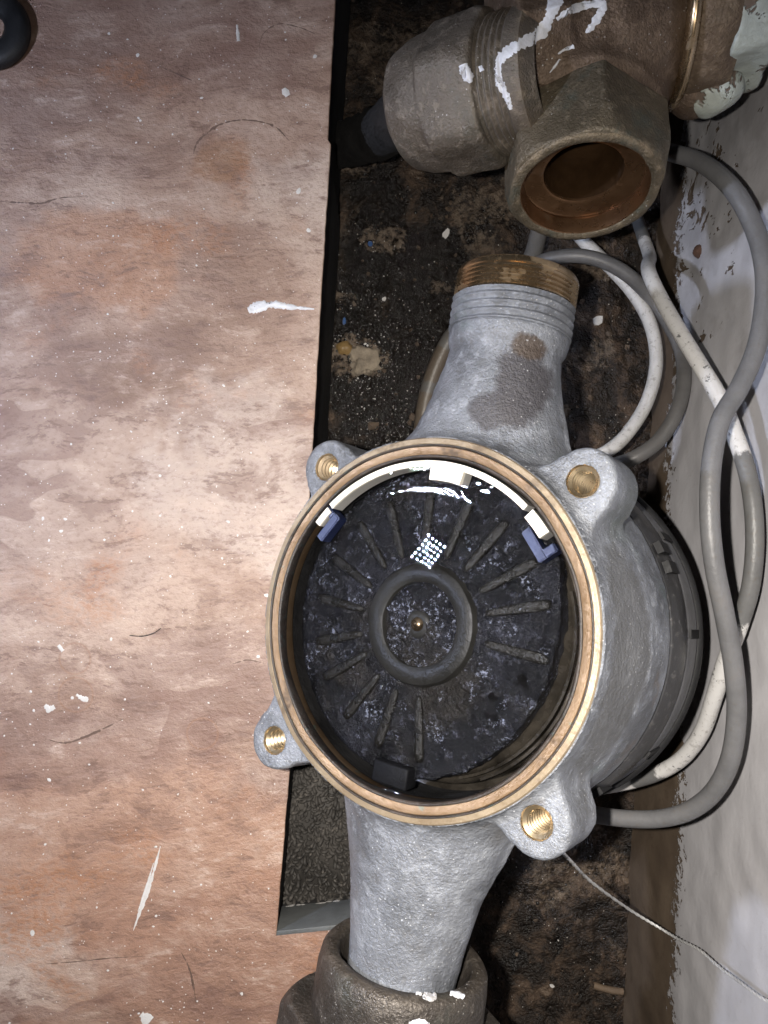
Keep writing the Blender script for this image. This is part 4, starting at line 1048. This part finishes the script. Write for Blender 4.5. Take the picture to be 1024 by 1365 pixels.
# crumbs and flakes on the dirt floor
TF = bvh([floor])
def fpos(px, py):
    hit = TF.ray_cast(o0, (at(px, py, 1.0) - o0).normalized()); return hit[0]
def ico_template(sub):
    bm = bmesh.new(); bmesh.ops.create_icosphere(bm, subdivisions=sub, radius=1.0)
    bm.verts.index_update()
    r = (np.array([v_.co[:] for v_ in bm.verts]), [tuple(v_.index for v_ in f.verts) for f in bm.faces]); bm.free(); return r
def scatter(name, spots, sub, mat, jit, sq, label, cat, smooth):
    tv, tf = ico_template(sub); V = []; F = []
    for p, s_ in spots:
        a_ = random.uniform(0, 6.28); c_, n_ = math.cos(a_), math.sin(a_)
        q = tv * np.array((s_, s_ * random.uniform(0.55, 1.0), s_ * random.uniform(*sq)))
        if jit: q = q + rng.normal(size=q.shape) * s_ * jit
        q = np.stack([q[:, 0] * c_ - q[:, 1] * n_, q[:, 0] * n_ + q[:, 1] * c_, q[:, 2]], 1) + np.array(p)
        n0 = len(V); V += q.tolist(); F += [tuple(n0 + i_ for i_ in f) for f in tf]
    return tag(mesh_obj(name, V, F, mat, None, smooth), label, cat, kind='stuff')
spots = []
for k in range(800):
    p = fpos(random.uniform(425, 860), random.uniform(-10, 1370))
    if p is not None: spots.append((p, min(0.0045, 0.0004 + random.expovariate(1 / 0.0006))))
scatter('crumbs', spots, 1, M['chips'], 0.16, (0.3, 0.7), 'small brown crumbs of dirt scattered over the floor gap', 'dirt', False)
spots = []
for k in range(900):
    px, py = (random.gauss(505, 45), random.gauss(490, 80)) if k % 4 else (random.uniform(440, 830), random.uniform(0, 1365))
    p = fpos(px, py) if px > 415 else None
    if p is not None: spots.append((p, random.uniform(0.0004, 0.0013)))
scatter('droplets', spots, 2, M['sludge_drop'], 0, (0.5, 0.8), 'tiny glinting wet droplets on the black dirt left of the neck', 'droplets', True)
spots = []
for k in range(520):
    px, py = (random.gauss(495, 45), random.gauss(500, 80)) if k % 3 else (random.uniform(440, 830), random.uniform(0, 1365))
    p = fpos(px, py) if px > 415 else None
    if p is not None: spots.append((p + Vector((0, 0, 0.0003)), min(0.0009, 0.0002 + random.expovariate(1 / 0.0001))))
scatter('glints', spots, 1, M['flake'], 0.2, (0.4, 0.8), 'fine pale grit painted as grains on the black floor', 'glints', False)  # pale grains stand in for glints of the wet floor
def flake(px, py, s_, mat, name, label, cat, group=None, asp=0.6):
    p = fpos(px, py)
    bm = bmesh.new(); ang = random.uniform(0, 6); top = []
    for i in range(9):
        a_ = 2 * PI * i / 9; q_ = random.uniform(0.7, 1.15)
        top.append(bm.verts.new((math.cos(a_) * s_ * q_, math.sin(a_) * s_ * asp * q_, random.uniform(0, s_ * 0.15))))
    f = bm.faces.new(top); r0 = bmesh.ops.extrude_face_region(bm, geom=[f])
    for v_ in [g for g in r0['geom'] if isinstance(g, bmesh.types.BMVert)]: v_.co.z += 0.0007
    bmesh.ops.recalc_face_normals(bm, faces=bm.faces)
    me = bpy.data.meshes.new(name); bm.to_mesh(me); bm.free()
    o = link(name, me, mat, None, False); o.location = p + Vector((0, 0, 0.0012)); o.rotation_euler = (random.uniform(-.2, .2), random.uniform(-.2, .2), ang)
    tag(o, label, cat, group); return o
flake(594, 313, 0.0034, M['flake'], 'paint_flake', 'white paint flake on the dirt left of the open nut', 'paint flake', 'flakes on the dirt')
flake(796, 428, 0.0040, M['flake'], 'paint_flake', 'white paint flake inside the white cable loop', 'paint flake', 'flakes on the dirt', 0.8)
flake(459, 429, 0.0024, M['flake_blue'], 'plastic_chip', 'larger blue plastic chip on the wet black dirt', 'plastic chip', 'flakes on the dirt', 0.5)
flake(494, 327, 0.0019, M['flake_blue'], 'plastic_chip', 'tiny blue plastic chip on brown dirt above the wet patch', 'plastic chip', 'flakes on the dirt', 0.8)
flake(512, 400, 0.0016, M['flake'], 'paint_flake', 'small pale flake on the wet dirt left of the threads', 'paint flake', 'flakes on the dirt', 0.8)
flake(735, 1312, 0.0016, M['flake'], 'paint_flake', 'tiny pale flake on the dirt near the twig', 'paint flake', 'flakes on the dirt', 0.6)
def lump(px, py, s_, mat, name, label, cat, sq=0.45, amp=0.35):
    p = fpos(px, py); bm = bmesh.new(); bmesh.ops.create_icosphere(bm, subdivisions=4, radius=1.0)
    sd = Vector((px * .1, py * .1, 0))
    for v_ in bm.verts:
        k = 1 + amp * mnoise.noise(v_.co * 1.3 + sd) + amp * 0.35 * mnoise.noise(v_.co * 4 + sd) + amp * 0.35 * mnoise.noise(v_.co * 14 + sd)
        v_.co = Vector((v_.co.x * s_ * k, v_.co.y * s_ * k * 0.85, v_.co.z * s_ * sq * k))
    me = bpy.data.meshes.new(name); bm.to_mesh(me); bm.free()
    o = link(name, me, mat); o.location = p; tag(o, label, cat); return o
lump(484, 482, 0.0092, M['plaster'], 'plaster_lump', 'crumbly pale plaster lump on the wet black dirt', 'plaster', 0.30, 0.7)
lump(459, 464, 0.0050, M['amber'], 'pebble', 'smooth amber pebble beside the plaster lump', 'pebble', 0.7, 0.15)
a_ = fpos(790, 1309); b_ = fpos(828, 1318)
tw = tube('twig', [a_ + Vector((0, 0, .003)), (a_ + b_) / 2 + Vector((0, 0, .004)), b_ + Vector((0, 0, .003))], 0.0022, M['twig'], None, 8, 5, jitter=0.0006)
tag(tw, 'short dry twig on the dirt beside the skirting, bottom right', 'twig')
